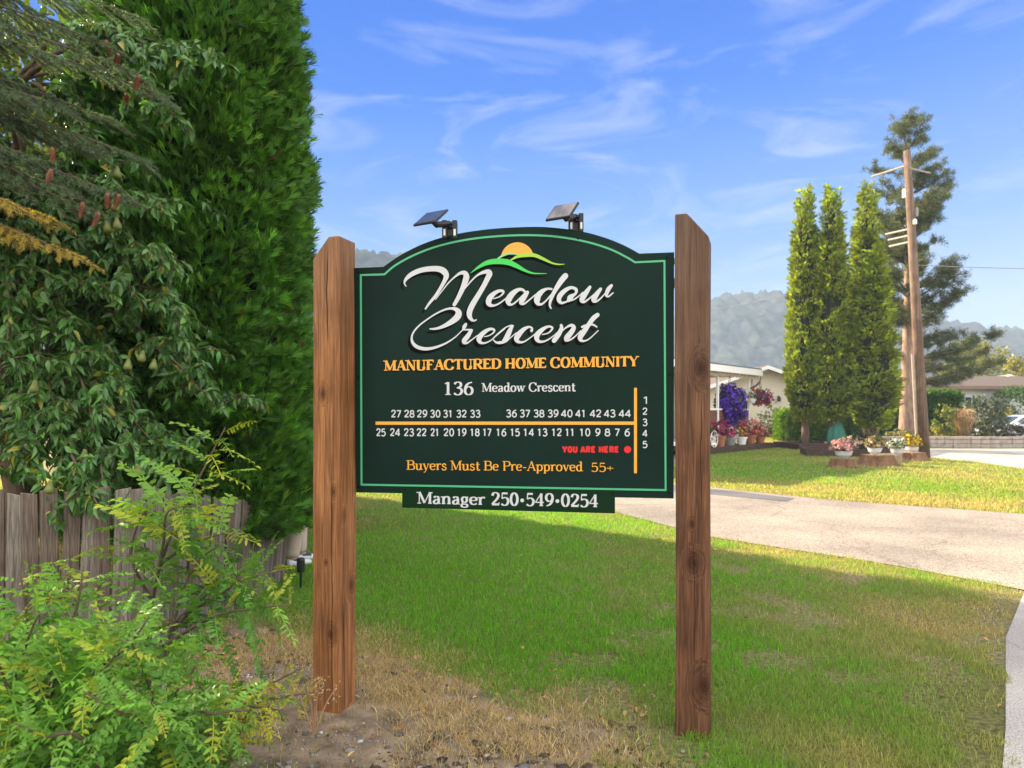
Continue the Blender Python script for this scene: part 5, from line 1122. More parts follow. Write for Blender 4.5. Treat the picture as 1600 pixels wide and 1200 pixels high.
for i, x_ in enumerate((-1.5, -4.85, -8.2)):
    bm = bmesh.new(); box(bm, (x_, -1.0, 1.85), (.10, .10, 3.0)); box(bm, (x_, -1.0, 3.28), (.18, .18, .1)); box(bm, (x_, -1.0, .42), (.2, .2, .16)); bmobj('porch_post', bm, M['white'], h1, bevel=.006)
bm = bmesh.new(); tube(bm, smoothpath([(-1.4, -1.0, 2.7), (-.7, -1.0, 2.85), (-.2, -.98, 3.05), (.02, -.95, 3.3)], 4), .05, 8); bmobj('downpipe', bm, plain('brown_pipe', (.08, .05, .035), .5), h1)
BX('porch_floor', (-6.4, -.1, .42), (10.0, 2.0, .14), M['white'], h1)
for x0_, x1_ in ((-1.55, -4.8), (-4.9, -8.1)):
    bm = bmesh.new()
    for i in range(16): box(bm, ((x0_+(x1_-x0_)*(i+.5)/16), -1.0, 1.18), (abs(x1_-x0_)/16-.03, .03, 1.05))
    bmobj('board_panel', bm, REDW, h1)
    BX('panel_rail', ((x0_+x1_)/2, -1.0, 1.75), (abs(x1_-x0_), .07, .07), M['white'], h1); BX('panel_rail', ((x0_+x1_)/2, -1.0, .62), (abs(x1_-x0_), .07, .07), M['white'], h1)
    bm = bmesh.new()
    for i in range(26): box(bm, ((x0_+(x1_-x0_)*(i+.5)/26), -1.03, .545), (.05, .03, .10))
    bmobj('lattice', bm, M['white'], h1)
window(h1, (-6.2, .99, 2.3), 1.6, 1.1, 0, 1); window(h1, (-3.6, .99, 2.3), .8, 1.1, 0, 0); window(h1, (-9.0, .99, 2.2), 1.8, 1.2, 0, 1)
def hl(x_, y_, z_): return HB+hu*x_+Vector((-hu.y, hu.x, 0))*y_+Vector((0, 0, z_))
# hanging baskets
def basket(label, loc, rad, cols, seed, n, ls, topz, pot=True, drop=.6):
    t = thing('hanging_basket', label, 'hanging basket', loc, 0, 'flower baskets hung along the porch'); bm = bmesh.new()
    lathe(bm, [(.10, -.02), (.17, .10), (.20, .20), (.18, .20), (.16, .12)], 18); bmobj('pot', bm, M['white'], t)
    bm = bmesh.new()
    for k in range(3):
        a = 2.1*k; tube(bm, [(.18*math.cos(a), .18*math.sin(a), .19), (0, 0, topz)], .008, 5)
    bmobj('hanger', bm, M['black_plastic'], t); blooms(t, (0, 0, .16-rad[2]*.35 if drop > .5 else .28), rad, n, ls, cols, seed, drop=drop, green=.35); return t
PUR = [(.10, .02, .42), (.14, .035, .55), (.07, .012, .28)]
basket('large purple petunia basket trailing in front of the porch panel', hl(-3.9, -1.12, 2.05), (.66, .55, .82), PUR, 1, 1500, .11, 1.2)
basket('white hanging pot of small greenery at the porch corner', hl(-1.75, -1.25, 2.05), (.24, .24, .22), [(.10, .16, .05), (.5, .5, .45)], 2, 120, .06, 1.1, drop=.1)
basket('red geranium basket hung beyond the porch corner', hl(-.25, -1.05, 1.98), (.52, .5, .42), [(.42, .03, .03), (.30, .05, .02), (.16, .05, .30)], 3, 560, .09, 1.2, drop=.3)
# planter ledge and pots
pl_ = thing('planter_ledge', 'low dark timber ledge along the foot of the porch carrying flower pots', 'planter', hl(-1.8, -1.6, 0), hang)
BX('top', (-3.4, .1, .22), (8.4, 1.0, .06), DKWOOD, pl_, bevel=.01); BX('front_board', (-3.4, -.42, .095), (8.36, .05, .19), DKWOOD, pl_, bevel=.008); BX('end_board', (.82, .12, .095), (.05, 1.0, .188), DKWOOD, pl_)
PT = 'flower pots standing on the porch ledge'; MAG = [(.45, .02, .16), (.30, .01, .10)]; PINK = [(.60, .16, .14), (.62, .05, .05), (.65, .30, .25)]; YEL = [(.65, .45, .02), (.6, .35, .02)]
for i, (x_, pm, rad, cols, lb, ph) in enumerate([(-5.94, M['terracotta'], (.42, .36, .42), MAG, 'terracotta pot of magenta flowers on the porch ledge', .42), (-4.81, plain('grey_pot', (.25, .24, .23), .7), (.32, .3, .30), [(.7, .68, .62), (.45, .03, .12)], 'grey pot of white and crimson flowers on the porch ledge', .30), (-3.79, M['white'], (.30, .3, .34), YEL+MAG, 'white pot of yellow flowers between the red ones on the porch ledge', .32),
                                       (-2.56, M['terracotta'], (.55, .42, .46), PINK, 'broad terracotta pot of red and pink geraniums near the ledge end', .38), (-1.75, M['terracotta'], (.34, .3, .30), [(.62, .30, .25), (.5, .1, .08)], 'last small pot of pale pink flowers at the ledge end', .26), (-7.1, M['black_plastic'], (.4, .35, .4), [(.35, .02, .1), (.06, .12, .03)], 'black pot of dark red flowers by the white wheel', .36)]):
    flowerpot('flower_pot', lb, hl(x_, -1.62+.12*(i % 2), .25), .22+.06*(i % 2), ph, pm, rad, cols, 50+i, n=240, ls=.085, group=PT)
wh = thing('ornamental_cartwheel', 'white spoked ornamental wheel leaning by the porch ledge', 'ornament', hl(-7.0, -1.85, .25), hang); wh.scale = (.75, .75, .75)
bm = bmesh.new(); tube(bm, [(.42*math.cos(a), .02, .44+.42*math.sin(a)) for a in np.linspace(0, 2*math.pi, 25)], .022, 6); bmobj('rim', bm, M['white'], wh)
bm = bmesh.new(); tube(bm, [(0, -.05, .44), (0, .07, .44)], .05, 10)
for k in range(10): tube(bm, [(0, .02, .44), (.41*math.cos(k*.628), .02, .44+.41*math.sin(k*.628))], .009, 5)
bmobj('spokes', bm, M['white'], wh)
# --- cream gable house behind
h2 = thing('gable_house', 'cream house with a low white trimmed gable behind the porch house', 'house', (16.9, 46.5, 0), R(6))
W2 = 4.0; bm = bmesh.new(); prism(bm, [Vector((-W2, 0, 0)), Vector((W2, 0, 0)), Vector((W2, 0, 3.3)), Vector((0, 0, 4.6)), Vector((-W2, 0, 3.3))], Vector((0, 9, 0))); bmobj('wall', bm, CREAM, h2)
for sg in (-1, 1):
    bm = bmesh.new(); prism(bm, [Vector((0, -.7, 4.64)), Vector((sg*(W2+.6), -.7, 3.14)), Vector((sg*(W2+.6), -.7, 3.24)), Vector((0, -.7, 4.76))], Vector((0, 10.2, 0))); bmobj('roof', bm, SHING, h2)
    bm = bmesh.new(); prism(bm, [Vector((0, -.74, 4.50)), Vector((sg*(W2+.62), -.74, 2.98)), Vector((sg*(W2+.62), -.74, 3.22)), Vector((0, -.74, 4.74))], Vector((0, .035, 0))); bmobj('bargeboard', bm, M['white'], h2)
bm = bmesh.new(); lathe(bm, [(.10, 2.35), (.13, 2.4), (.12, 2.62), (.02, 2.75)], 10, (1.0, -.22, 0)); box(bm, (1.0, -.1, 2.72), (.05, .2, .05)); bmobj('wall_lamp', bm, M['black_plastic'], h2)
BX('door', (2.2, -.03, 1.25), (.95, .06, 2.1), M['white'], h2); window(h2, (-1.7, 0, 1.9), 1.4, 1.1, 0, 1)
# --- flower bed in front of the gable house
bd = thing('flower_bed', 'flower bed of orange and dark red plants along the cream house', 'flower bed', G(1213, 683)); blooms(bd, (0, .6, .12), (1.7, .9, .30), 900, .10, [(.42, .14, .06), (.35, .06, .05), (.45, .25, .10)], 77, green=.9)
shrub('garden_shrub', 'dark rose bush at the porch corner', hl(-.3, .3, 0), (.5, .5, .95), 700, .13, [(.035, .07, .02), (.06, .09, .03)], 61, group='shrubs by the porch and the cream house')
shrub('garden_shrub', 'tall yellow green shrub against the cream house', G(1206, 684), (.75, .6, 1.05), 900, .15, [(.17, .19, .02), (.12, .15, .02)], 62, group='shrubs by the porch and the cream house')
shrub('garden_shrub', 'low grey green shrub under the cream wall', G(1226, 684), (.9, .6, .5), 600, .13, [(.08, .11, .04)], 63, group='shrubs by the porch and the cream house')
# --- house hidden mostly behind the sign board: its roof shades the far lawn
h3 = thing('neighbour_house', 'white house hidden behind the sign board, its shadow on the far lawn', 'house', (1.15, 18.75, 0), math.atan2(4.2, 3.2)-math.pi/2)
BX('wall', (-3.7, 2.4, 1.45), (6.4, 4.3, 2.9), PALEW, h3, bevel=0); BX('roof', (-3.7, 2.4, 2.98), (7.4, 5.2, .16), ROOFM, h3, bevel=.02); window(h3, (-2.2, .24, 1.6), 1.3, 1.0, 0, 1); window(h3, (-5.2, .24, 1.6), 1.3, 1.0, 0, 1); BX('door', (-3.7, .225, 1.15), (.9, .05, 2.0), REDW, h3)
# --- right hand white house behind the hedge
h4 = thing('white_house', 'long white house with a low brown roof behind the clipped hedge', 'house', (27.0, 47.5, 0), R(4))
BX('wall', (3.0, 3.5, 1.7), (15.0, 7.0, 3.4), PALEW, h4, bevel=0); bm = bmesh.new(); prism(bm, [Vector((-5.2, -.7, 3.42)), Vector((-5.2, 3.5, 4.35)), Vector((-5.2, 7.6, 3.42)), Vector((-5.2, 7.6, 3.30)), Vector((-5.2, -.7, 3.30))], Vector((16.6, 0, 0))); bmobj('roof', bm, SHING, h4)
BX('fascia', (3.1, -.73, 3.33), (16.6, .05, .22), plain('brown_fascia', (.20, .12, .085), .7), h4); window(h4, (4.8, 0, 1.95), 1.0, 1.5, 0, 1, plain('teal_glass', (.02, .05, .06), .1)); window(h4, (-2.5, 0, 2.6), 1.8, .9, 0, 1); BX('corner_board', (-.55, -.04, 1.65), (.5, .05, 3.3), plain('tan_panel', (.38, .30, .22), .8), h4)
h5 = thing('back_house', 'pale gable of a house glimpsed beyond the silvery shrub', 'house', (44.5, 62, 0), R(-3)); BX('wall', (0, 3, 1.9), (5, 6, 3.8), M['white'], h5, bevel=0); bm = bmesh.new(); prism(bm, [Vector((-2.9, -.5, 3.8)), Vector((0, -.5, 5.0)), Vector((2.9, -.5, 3.8)), Vector((2.9, -.5, 3.7)), Vector((-2.9, -.5, 3.7))], Vector((0, 7, 0))); bmobj('roof', bm, M['white'], h5); window(h5, (-.6, 0, 2.3), 1.2, 1.1)
# --- clipped hedge
def hedge(name, label, loc, rz, size, n, ls, cols, seed):
    rs = np.random.RandomState(seed); t = thing(name, label, 'hedge', loc, rz); sx, sy, sz = size
    p = np.stack([rs.uniform(-sx/2, sx/2, n), rs.uniform(-sy/2, sy/2, n), rs.uniform(.05, sz, n)], 1); face = rs.randint(0, 10, n); d = np.zeros((n, 3))
    k = face < 5; p[k, 1] = -sy/2+rs.normal(0, .05, k.sum()); d[k] = (0, -1, .6); k = (face >= 5) & (face < 8); p[k, 2] = sz+rs.normal(0, .06, k.sum()); d[k] = (0, -.2, 1); k = face >= 8; p[k, 0] = np.sign(p[k, 0])*sx/2+rs.normal(0, .05, k.sum()); d[k, 0] = np.sign(p[k, 0]); d[k, 2] = .6
    V, F, C = inst(SPR[0], SPR[1], p, rowdir(d+rs.normal(0, .4, (n, 3))), rsph(rs, n), ls*rs.uniform(.6, 1.3, n), vary(rs, cols, n, .25)); npmesh('foliage', V, F, M['leaf'], t, col=C)
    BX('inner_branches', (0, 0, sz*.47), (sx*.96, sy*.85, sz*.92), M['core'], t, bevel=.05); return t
hedge('clipped_hedge', 'clipped green hedge with a flat top behind the pine trunk and the pole', (21.3, 38.6, 0), 0, (6.6, 1.3, 2.55), 11000, .30, (.085, .20, .02), 81)
hedge('clipped_hedge', 'lower bright green hedge behind the cedar trunks', (16.6, 38.9, 0), 0, (3.0, 1.2, 1.55), 5000, .28, (.14, .26, .02), 82)
shrub('round_shrub', 'tall rounded dark green clipped shrub at the right edge', (33.9, 46, 0), (1.75, 1.6, 1.55), 4200, .22, [(.045, .11, .02), (.06, .13, .02)], 83, base=SPR, clump=.35, shell=.9)
round_tree('yellow_tree', 'yellow green leafy tree in the distance beyond the white house', (44.5, 66, 0), 8.6, (3.3, 3, 3.2), 3600, .34, [(.26, .25, .03), (.18, .20, .03)], 84)
round_tree('yellow_tree', 'smaller golden tree at the right edge beyond the rounded shrub', (50.5, 68, 0), 7.0, (2.6, 2.6, 2.6), 2600, .34, [(.28, .24, .03), (.2, .2, .03)], 85)
for i, (px, Y, h_) in enumerate([(1150, 75, 5), (1350, 70, 7), (1480, 78, 5.5), (1640, 70, 8), (1230, 85, 6)]):
    round_tree('distant_tree', ['distant tree peering over the porch roof', 'distant tree behind the far cedars', 'distant tree above the white house roof', 'distant tree beyond the right edge of the view', 'distant tree right of the cream gable'][i], gpt(px, Y), h_, (2.6, 2.4, h_*.42), 1500, .42, [(.07, .10, .03), (.10, .12, .03)], 86+i, group='trees beyond the far houses')
# --- retaining wall bed with its shrubs
rw = thing('retaining_wall', 'low grey beige block retaining wall of a raised bed beside the far street', 'wall', (17.0, 31.5, 0)); rr = random.Random(5); pts = smoothpath([(-.9, 2.6, 0), (-1.15, 1.3, 0), (-.8, .4, 0), (.2, 0, 0), (3, -.05, 0), (8, 0, 0), (16, .1, 0)], 10)
for ci, (z, hh) in enumerate(((.095, .19), (.29, .19), (.46, .13))):
    bm = bmesh.new(); L = 0
    for i in range(len(pts)-1):
        a, b = pts[i], pts[i+1]; nseg = max(1, round((b-a).length/.42))
        for k in range(nseg):
            p, q = a.lerp(b, k/nseg), a.lerp(b, (k+1)/nseg); d = q-p; c = (p+q)/2; box(bm, (c.x+rr.uniform(-.01, .01), c.y+(.03 if ci == 2 else 0)+rr.uniform(-.012, .012), z), (d.length-.012, .26+.06*(ci == 2), hh-.008), rz=math.atan2(d.y, d.x))
    bmobj('block_course', bm, CONC, rw, bevel=.012)
BX('soil', (7.6, 1.6, .22), (16.6, 2.9, .40), plain('bed_soil', (.09, .065, .045), 1, var=.3), rw, bevel=0)
GB = 'shrubs of the raised bed by the far street'
for (px, Y, rad, n, ls, cols, lb) in [(1477, 32.8, (.62, .5, .72), 800, .15, [(.14, .19, .03), (.18, .2, .03)], 'upright yellow green shrub left of the tan plume grass'), (1462, 32.4, (.75, .45, .26), 500, .10, [(.42, .36, .03), (.2, .2, .03)], 'low mound of yellow flowers on the raised bed'),
        (1540, 33.6, (1.15, .8, 1.0), 1500, .17, [(.17, .20, .13), (.13, .16, .10)], 'large silvery grey green shrub in front of the white house'), (1572, 33.0, (1.0, .5, .32), 900, .11, [(.075, .075, .03), (.10, .09, .035)], 'low dark bronze hedge plant in front of the parked car'), (1530, 32.7, (.7, .45, .36), 700, .11, [(.085, .09, .035)], 'low bronze green plant between the plume grass and the car'), (1625, 33, (1.0, .5, .36), 700, .12, [(.09, .11, .03)], 'low green plant at the end of the raised bed'),
        (1572, 41.5, (.7, .6, .95), 700, .16, [(.50, .38, .02), (.3, .28, .03)], 'golden shrub behind the parked car'), (1402, 33.0, (.5, .4, .22), 300, .10, [(.38, .36, .10), (.14, .17, .04)], 'pale yellow flowers at the curved end of the raised bed')]:
    g = gpt(px, Y); shrub('bed_shrub', lb, (g[0], g[1], .40 if Y < 35 else 0), rad, n, ls, cols, int(px*7+Y), group=GB, shell=.5)
pg = thing('plume_grass', 'tan feathery ornamental grass clump on the raised bed', 'ornamental grass', (gpt(1505, 32.6)[0], 32.6, .40)); rs = np.random.RandomState(4); n = 700
V, F, C = blades(rs, rs.normal(0, .14, n), rs.normal(0, .12, n), rs.uniform(.6, 1.25, n), .012+0*rs.uniform(0, 1, n), vary(rs, (.36, .25, .13), n, .25), .55); npmesh('blades', V, F, M['leaf'], pg, col=C)
V, F, C = inst(QUAD[0], QUAD[1], np.stack([rs.normal(0, .28, 260), rs.normal(0, .2, 260), rs.uniform(.85, 1.35, 260)], 1), rsph(rs, 260)*.5+np.array((0, 0, 1.)), rsph(rs, 260), rs.uniform(.06, .13, 260), vary(rs, (.42, .27, .17), 260)); npmesh('plumes', V, F, M['leaf'], pg, col=C)
# --- utility pole with crossarms and wires
PB = G(1445, 717); PT_ = P(1417, 236, PB.y)-PB
POLE = woodmat('pole_timber', (.09, .06, .043), (.24, .17, .125), (22, 22, .5), .9, bump=.5)
up_ = thing('utility_pole', 'tall slightly leaning brown wooden utility pole on the far lawn', 'utility pole', PB)
bm = bmesh.new(); tube(bm, [(0, 0, -.3), PT_*.5, PT_], [.19, .155, .115], 16); bmobj('pole', bm, POLE, up_, smooth=True)
bm = bmesh.new(); tube(bm, [(-.27, -.02, 0), Vector((-.24, -.02, 0))+PT_*.34], .035, 8); bmobj('conduit', bm, plain('grey_conduit', (.36, .31, .26), .6), up_)
GREYW = plain('weathered_arm', (.27, .25, .23), .8)
for (y0, xa, ya) in ((258, 1362, 276), (357, 1384, 366), (367, 1388, 375), (377, 1390, 385)):
    t_ = (717-y0)/(717-236); a = PT_*t_; b = P(xa, ya, PB.y+1.6)-PB; bm = bmesh.new(); tube(bm, [a, b], .035, 7); bmobj('side_arm', bm, GREYW, up_)
bm = bmesh.new(); a = PT_*.94; tube(bm, [a+Vector((-.02, -.12, 0)), a+Vector((.95, .3, -.02))], .03, 7); bmobj('side_arm', bm, GREYW, up_)
for zz, xx in ((.86, -.22), (.80, .18)):
    bm = bmesh.new(); c = PT_*zz; lathe(bm, [(.03, -.16), (.055, -.14), (.055, .12), (.03, .16)], 12, c+Vector((xx, -.06, 0))); bmobj('insulator', bm, M['white'] if xx < 0 else GREYW, up_)
bm = bmesh.new(); c = PT_*.765; lathe(bm, [(.02, -.09), (.06, -.08), (.06, .07), (.02, .1)], 10, c+Vector((.02, -.2, 0))); bmobj('bracket', bm, M['white'], up_)
WIRE = plain('grey_cable', (.20, .19, .18), .6)
def wire(label, a, b, sag, r=.014):
    pts = [a.lerp(b, q)-Vector((0, 0, sag*4*q*(1-q))) for q in np.linspace(0, 1, 22)]; bm = bmesh.new(); tube(bm, pts, r, 5); tag(bmobj('power_line', bm, WIRE), label, 'cable', 'cables strung across the sky')
def polept(y): return PB+PT_*((717-y)/(717-236))
wire('cable running right from the pole across the sky', polept(414), P(2100, 392, 40), .5)
wire('thin cable low in the sky between the sign and the far cedars', P(1345, 436, 44), P(1000, 497, 60), .3)
# --- tall pine
def pine():
    rs = np.random.RandomState(12); Y = 35.5; base = Vector(gpt(1417, Y)); base.z = 0
    t = thing('pine_tree', 'tall sparse pine with a bare trunk and ragged dark crown behind the utility pole', 'pine', base); H = 17.0
    bm = bmesh.new(); tube(bm, [(0, 0, -.1), (-.02, 0, .9), (.02, 0, 3.0), (.08, 0, 7), (.05, 0, 12), (.1, 0, H-.3)], [.46, .36, .30, .22, .12, .02], 14); bmobj('trunk', bm, plain('pine_bark', (.27, .18, .13), .95, var=.4, scale=7, bump=1, bscale=22, stretch=(1, 1, .3)), t, smooth=True)
    bm = bmesh.new(); NP, ND = [], []
    lim = [(1420, 172), (1440, 185), (1400, 190), (1445, 215), (1395, 215), (1462, 232), (1388, 235), (1470, 255), (1362, 262), (1482, 268), (1378, 285), (1488, 292), (1360, 300), (1476, 305), (1365, 330), (1462, 320), (1380, 350), (1452, 335), (1440, 350), (1375, 380), (1398, 400), (1390, 430), (1450, 470), (1385, 460), (1462, 498), (1478, 515), (1500, 520), (1525, 528), (1557, 522), (1535, 548), (1560, 566), (1520, 575), (1490, 560), (1500, 590), (1475, 590), (1465, 555), (1450, 530), (1380, 500), (1370, 540), (1440, 500)]
    E = [P(px, py, Y+rs.uniform(-1.6, 1.6))-base for px, py in lim]
    for i in range(56):
        h_ = rs.uniform(5.6, 16.2); a = rs.choice([math.pi/2, -math.pi/2])+rs.normal(0, .5); L = (1.0+2.6*abs(math.sin((h_-3)*.9))*(1-(h_/H)**2)+.3)
        E.append(Vector((L*math.cos(a), L*math.sin(a), h_)))
    for e in E:
        L = math.hypot(e.x, e.y); z0 = min(max(e.z-(.10+.12*(e.z/H))*L*2-.1, 3.2), H-.5); a = Vector((.05, 0, z0)); m = a.lerp(e, .55)+Vector((0, 0, -.06*L)); pts = smoothpath([a, m, e], 6); n = len(pts)
        tube(bm, pts, list(np.linspace(.02+.014*L, .008, n)), 6)
        for j in range(int(6+9*L)):
            q = pts[rs.randint(int(n*.35), n)]; o = Vector(rs.normal(0, 1, 3)); o.z *= .45; o = o.normalized()*rs.uniform(.12, .50)*min(1, .35+.4*L); tube(bm, [q, q+o], [.012, .004], 4)
            for k in range(4): 
                c = q+o*rs.uniform(.55, 1.1); nn = 22; NP.append(np.array(c)[None]+rs.normal(0, .075, (nn, 3))); ND.append(rsph(rs, nn)+np.array(o.normalized())*.5+np.array((0, 0, .3)))
    bmobj('branches', bm, M['twig'], t); NP, ND = np.concatenate(NP), np.concatenate(ND); n = len(NP); nb = (np.array([(-.07, 0, 0), (.07, 0, 0), (0, 1, 0)]), np.array([(0, 1, 2)]))
    V, F, C = inst(nb[0], nb[1], NP, ND, rsph(rs, n), rs.uniform(.09, .19, n), vary(rs, (.085, .11, .045), n, .4)); npmesh('needles', V, F, M['leaf'], t, col=C)
pine()
# --- timber edging boxes round the cedars
TE = 'timber edging boxes round the far cedars'
for (px, py, sx, sy, rz, lb) in [(1290, 703, 2.5, 2.2, .1, 'dark timber edging box at the left cedar trunks'), (1313, 714, 2.3, 1.8, -.28, 'front dark timber edging box under the middle cedars'), (1352, 708, 1.9, 1.8, -.2, 'dark timber edging box nearest the flower stumps')]:
    p = G(px, py); t = thing('timber_edging', lb, 'planter', p, rz, TE)
    for c, s in (((0, 0, .13), (sx, .09, .30)), ((0, sy, .13), (sx, .09, .30)), ((-sx/2+.045, sy/2, .125), (.09, sy-.1, .28)), ((sx/2-.045, sy/2, .125), (.09, sy-.1, .28))): BX('side_board', c, s, DKWOOD, t, bevel=.01)
    BX('soil', (0, sy/2, .08), (sx-.2, sy-.12, .22), plain('edging_soil', (.07, .045, .035), 1, var=.3), t, bevel=0)
gp = G(1347, 712); shrub('garden_shrub', 'dark low shrub beside the cedar edging and the first stump', (gp.x, gp.y, .05), (.6, .5, .42), 700, .13, [(.04, .06, .025), (.06, .07, .03)], 64)
# teal cloth cover between the trunks
tp = G(1307, 701); tcv = thing('covered_umbrella', 'teal green folded patio cover standing between the cedar trunks', 'patio cover', tp); rs = np.random.RandomState(2); bm = bmesh.new(); rings = []
for r_, z in ((.05, 0), (.36, .12), (.40, .45), (.34, .80), (.22, 1.15), (.07, 1.38), (.015, 1.42)):
    rings.append([bm.verts.new((r_*(1+.10*math.cos(6*2*math.pi*k/48))*math.cos(2*math.pi*k/48), r_*(1+.10*math.cos(6*2*math.pi*k/48))*math.sin(2*math.pi*k/48), z)) for k in range(48)])
for i in range(6):
    for k in range(48): bm.faces.new((rings[i][k], rings[i][(k+1) % 48], rings[i+1][(k+1) % 48], rings[i+1][k]))
bmobj('cloth', bm, plain('teal_cloth', (.035, .17, .12), .7, var=.12), tcv, smooth=True); bm = bmesh.new(); tube(bm, [(0, 0, -.05), (0, 0, 1.55)], .02, 8); bmobj('pole', bm, M['white'], tcv)
# white post by the path
wp = thing('white_post', 'white painted garden post with a dark foot beside the far path', 'post', G(1256, 692)); bm = bmesh.new(); box(bm, (0, 0, .85), (.16, .16, 1.5)); box(bm, (0, 0, 1.63), (.22, .22, .08)); bmobj('shaft', bm, M['white'], wp, bevel=.01); BX('foot', (.05, 0, .06), (.26, .2, .16), M['black_plastic'], wp)
# --- stumps and pots
STB = plain('stump_wood', (.16, .085, .045), .95, var=.45, scale=9, bump=1.0, bscale=30, stretch=(1, 1, .4)); STT = plain('sawn_wood', (.30, .20, .12), .9, var=.3, scale=14)
def stump(label, p, r, h, seed, flare=1.35):
    rr = random.Random(seed); t = thing('tree_stump', label, 'stump', p, 0, 'tree stumps on the far lawn'); bm = bmesh.new(); seg = 26; ph = [1+.10*math.sin(5*a+seed)+.07*math.sin(9*a)+rr.uniform(-.03, .03) for a in [2*math.pi*k/seg for k in range(seg)]]; rings = []
    for q, z in ((flare*1.12, -.03), (flare, .05*h), (1.10, .38*h), (1.0, .75*h), (.97, h)):
        rings.append([bm.verts.new((r*q*(1+(ph[k]-1)*(q/1.0)*1.3)*math.cos(2*math.pi*k/seg), r*q*(1+(ph[k]-1)*1.3*q)*.85*math.sin(2*math.pi*k/seg), z+(.02*math.sin(k*1.3)*h if z > .5*h else 0))) for k in range(seg)])
    for i in range(4):
        for k in range(seg): bm.faces.new((rings[i][k], rings[i][(k+1) % seg], rings[i+1][(k+1) % seg], rings[i+1][k]))
    bmobj('trunk_base', bm, STB, t); bm = bmesh.new(); bm.faces.new([bm.verts.new((v.co.x if False else 0, 0, 0)) for v in []]) if False else None
    pts = [(r*.955*(1+(ph[k]-1)*1.25)*math.cos(2*math.pi*k/seg), r*.955*(1+(ph[k]-1)*1.25)*.85*math.sin(2*math.pi*k/seg), h-.02) for k in range(seg)]; lo_ = [bm.verts.new((x, y, z-.03)) for x, y, z in pts]; hi_ = [bm.verts.new((x, y, z+.025)) for x, y, z in pts]; bm.faces.new(hi_)
    for k in range(seg): bm.faces.new((lo_[k], lo_[(k+1) % seg], hi_[(k+1) % seg], hi_[k]))
    bmobj('sawn_top', bm, STT, t); return t
s1, s2, s3 = G(1318, 731), G(1371, 727.5), G(1424, 720)
stump('low reddish stump under the pink flower bowl', s1, .33, .27, 1); stump('widest stump with flared roots under the yellow and white pot', s2, .46, .33, 2, 1.3); stump('stump nearest the pole, under the bright yellow pot', s3, .40, .28, 3)
BOWLG = 'flower bowls standing on the stumps'; SILV = plain('grey_white_bowl', (.52, .53, .56), .45, var=.08)
flowerpot('flower_bowl', 'white bowl of pink flowers on the low reddish stump', (s1.x, s1.y, .28), .24, .21, SILV, (.31, .29, .22), [(.62, .30, .27), (.70, .45, .42), (.5, .2, .2)], 91, 420, .075, 'flower bowl', BOWLG, True)
flowerpot('flower_bowl', 'pale pot of cream yellow flowers on the widest stump', (s2.x-.08, s2.y, .34), .20, .20, SILV, (.26, .25, .22), [(.62, .52, .16), (.66, .60, .40), (.3, .14, .06)], 92, 340, .07, 'flower bowl', BOWLG, True)
lg = thing('log_section', 'short pale upright log between two stumps carrying the white flower pot', 'log', G(1401, 723.5), 0); bm = bmesh.new(); lathe(bm, [(.17, -.02), (.16, .05), (.155, .22), (.15, .25), (.02, .252)], 16); bmobj('log', bm, STT, lg)
lp = G(1401, 723.5); flowerpot('flower_bowl', 'grey pot of white flowers on the short pale log', (lp.x, lp.y, .25), .18, .20, SILV, (.27, .26, .20), [(.72, .70, .62), (.66, .64, .50), (.16, .2, .06)], 93, 340, .065, 'flower bowl', BOWLG, True)
flowerpot('flower_bowl', 'grey bowl of bright yellow flowers on the stump by the pole', (s3.x+.02, s3.y, .29), .20, .18, SILV, (.29, .28, .24), [(.70, .46, .01), (.62, .40, .01)], 94, 420, .075, 'flower bowl', BOWLG, True)
# --- parked car
car = thing('parked_car', 'silver white hatchback parked behind the raised bed, facing left', 'car', (26.0, 38.5, 0), 0)
PAINT = plain('silver_paint', (.56, .57, .60), .25, var=.02, spec=.6); PAINT.node_tree.nodes['Principled BSDF'].inputs['Coat Weight'].default_value = .6
TYRE = plain('tyre_rubber', (.015, .015, .016), .8); CG = plain('car_glass', (.03, .05, .05), .05, spec=.9)
W = .86
def carloft(bm, prof, w_of):
    """closed side profile, extruded across with rounded flanks"""
    rings = []
    for s in (-1, -.93, -.5, .5, .93, 1):
        rings.append([bm.verts.new((x, s*w_of(x, z), z if abs(s) < .99 else z*.995+.003)) for x, z in prof])
    n = len(prof); bm.faces.new(rings[0]); bm.faces.new(list(reversed(rings[-1])))
    for i in range(5):
        for k in range(n): bm.faces.new((rings[i][k], rings[i][(k+1) % n], rings[i+1][(k+1) % n], rings[i+1][k]))
def arch_(cx): return [(cx+.36*math.cos(a), .30+.36*math.sin(a)) for a in np.linspace(math.pi, 0, 9)]
low = [(0, .34), (.02, .55), (.12, .70), (.5, .82), (1.15, .92), (2.3, .95), (3.6, .97), (4.15, .96), (4.28, .80), (4.3, .40), (4.2, .24)]+list(reversed(arch_(3.45)))+[(2.9, .20), (1.3, .20)]+list(reversed(arch_(.78)))+[(.2, .22)]
bm = bmesh.new(); carloft(bm, low, lambda x, z: W*(1-.10*max(0, (.5-x)/.5)**2-.06*max(0, (x-3.8)/.5))); bmobj('body', bm, PAINT, car, bevel=.03, seg=3)
roofp = [(1.05, .90), (1.85, 1.38), (2.25, 1.47), (3.1, 1.48), (3.75, 1.40), (4.14, .95)]
bm = bmesh.new(); carloft(bm, roofp, lambda x, z: W*(.97-.24*max(0, (z-.9)/.6))); bmobj('cabin', bm, PAINT, car, bevel=.04, seg=3)
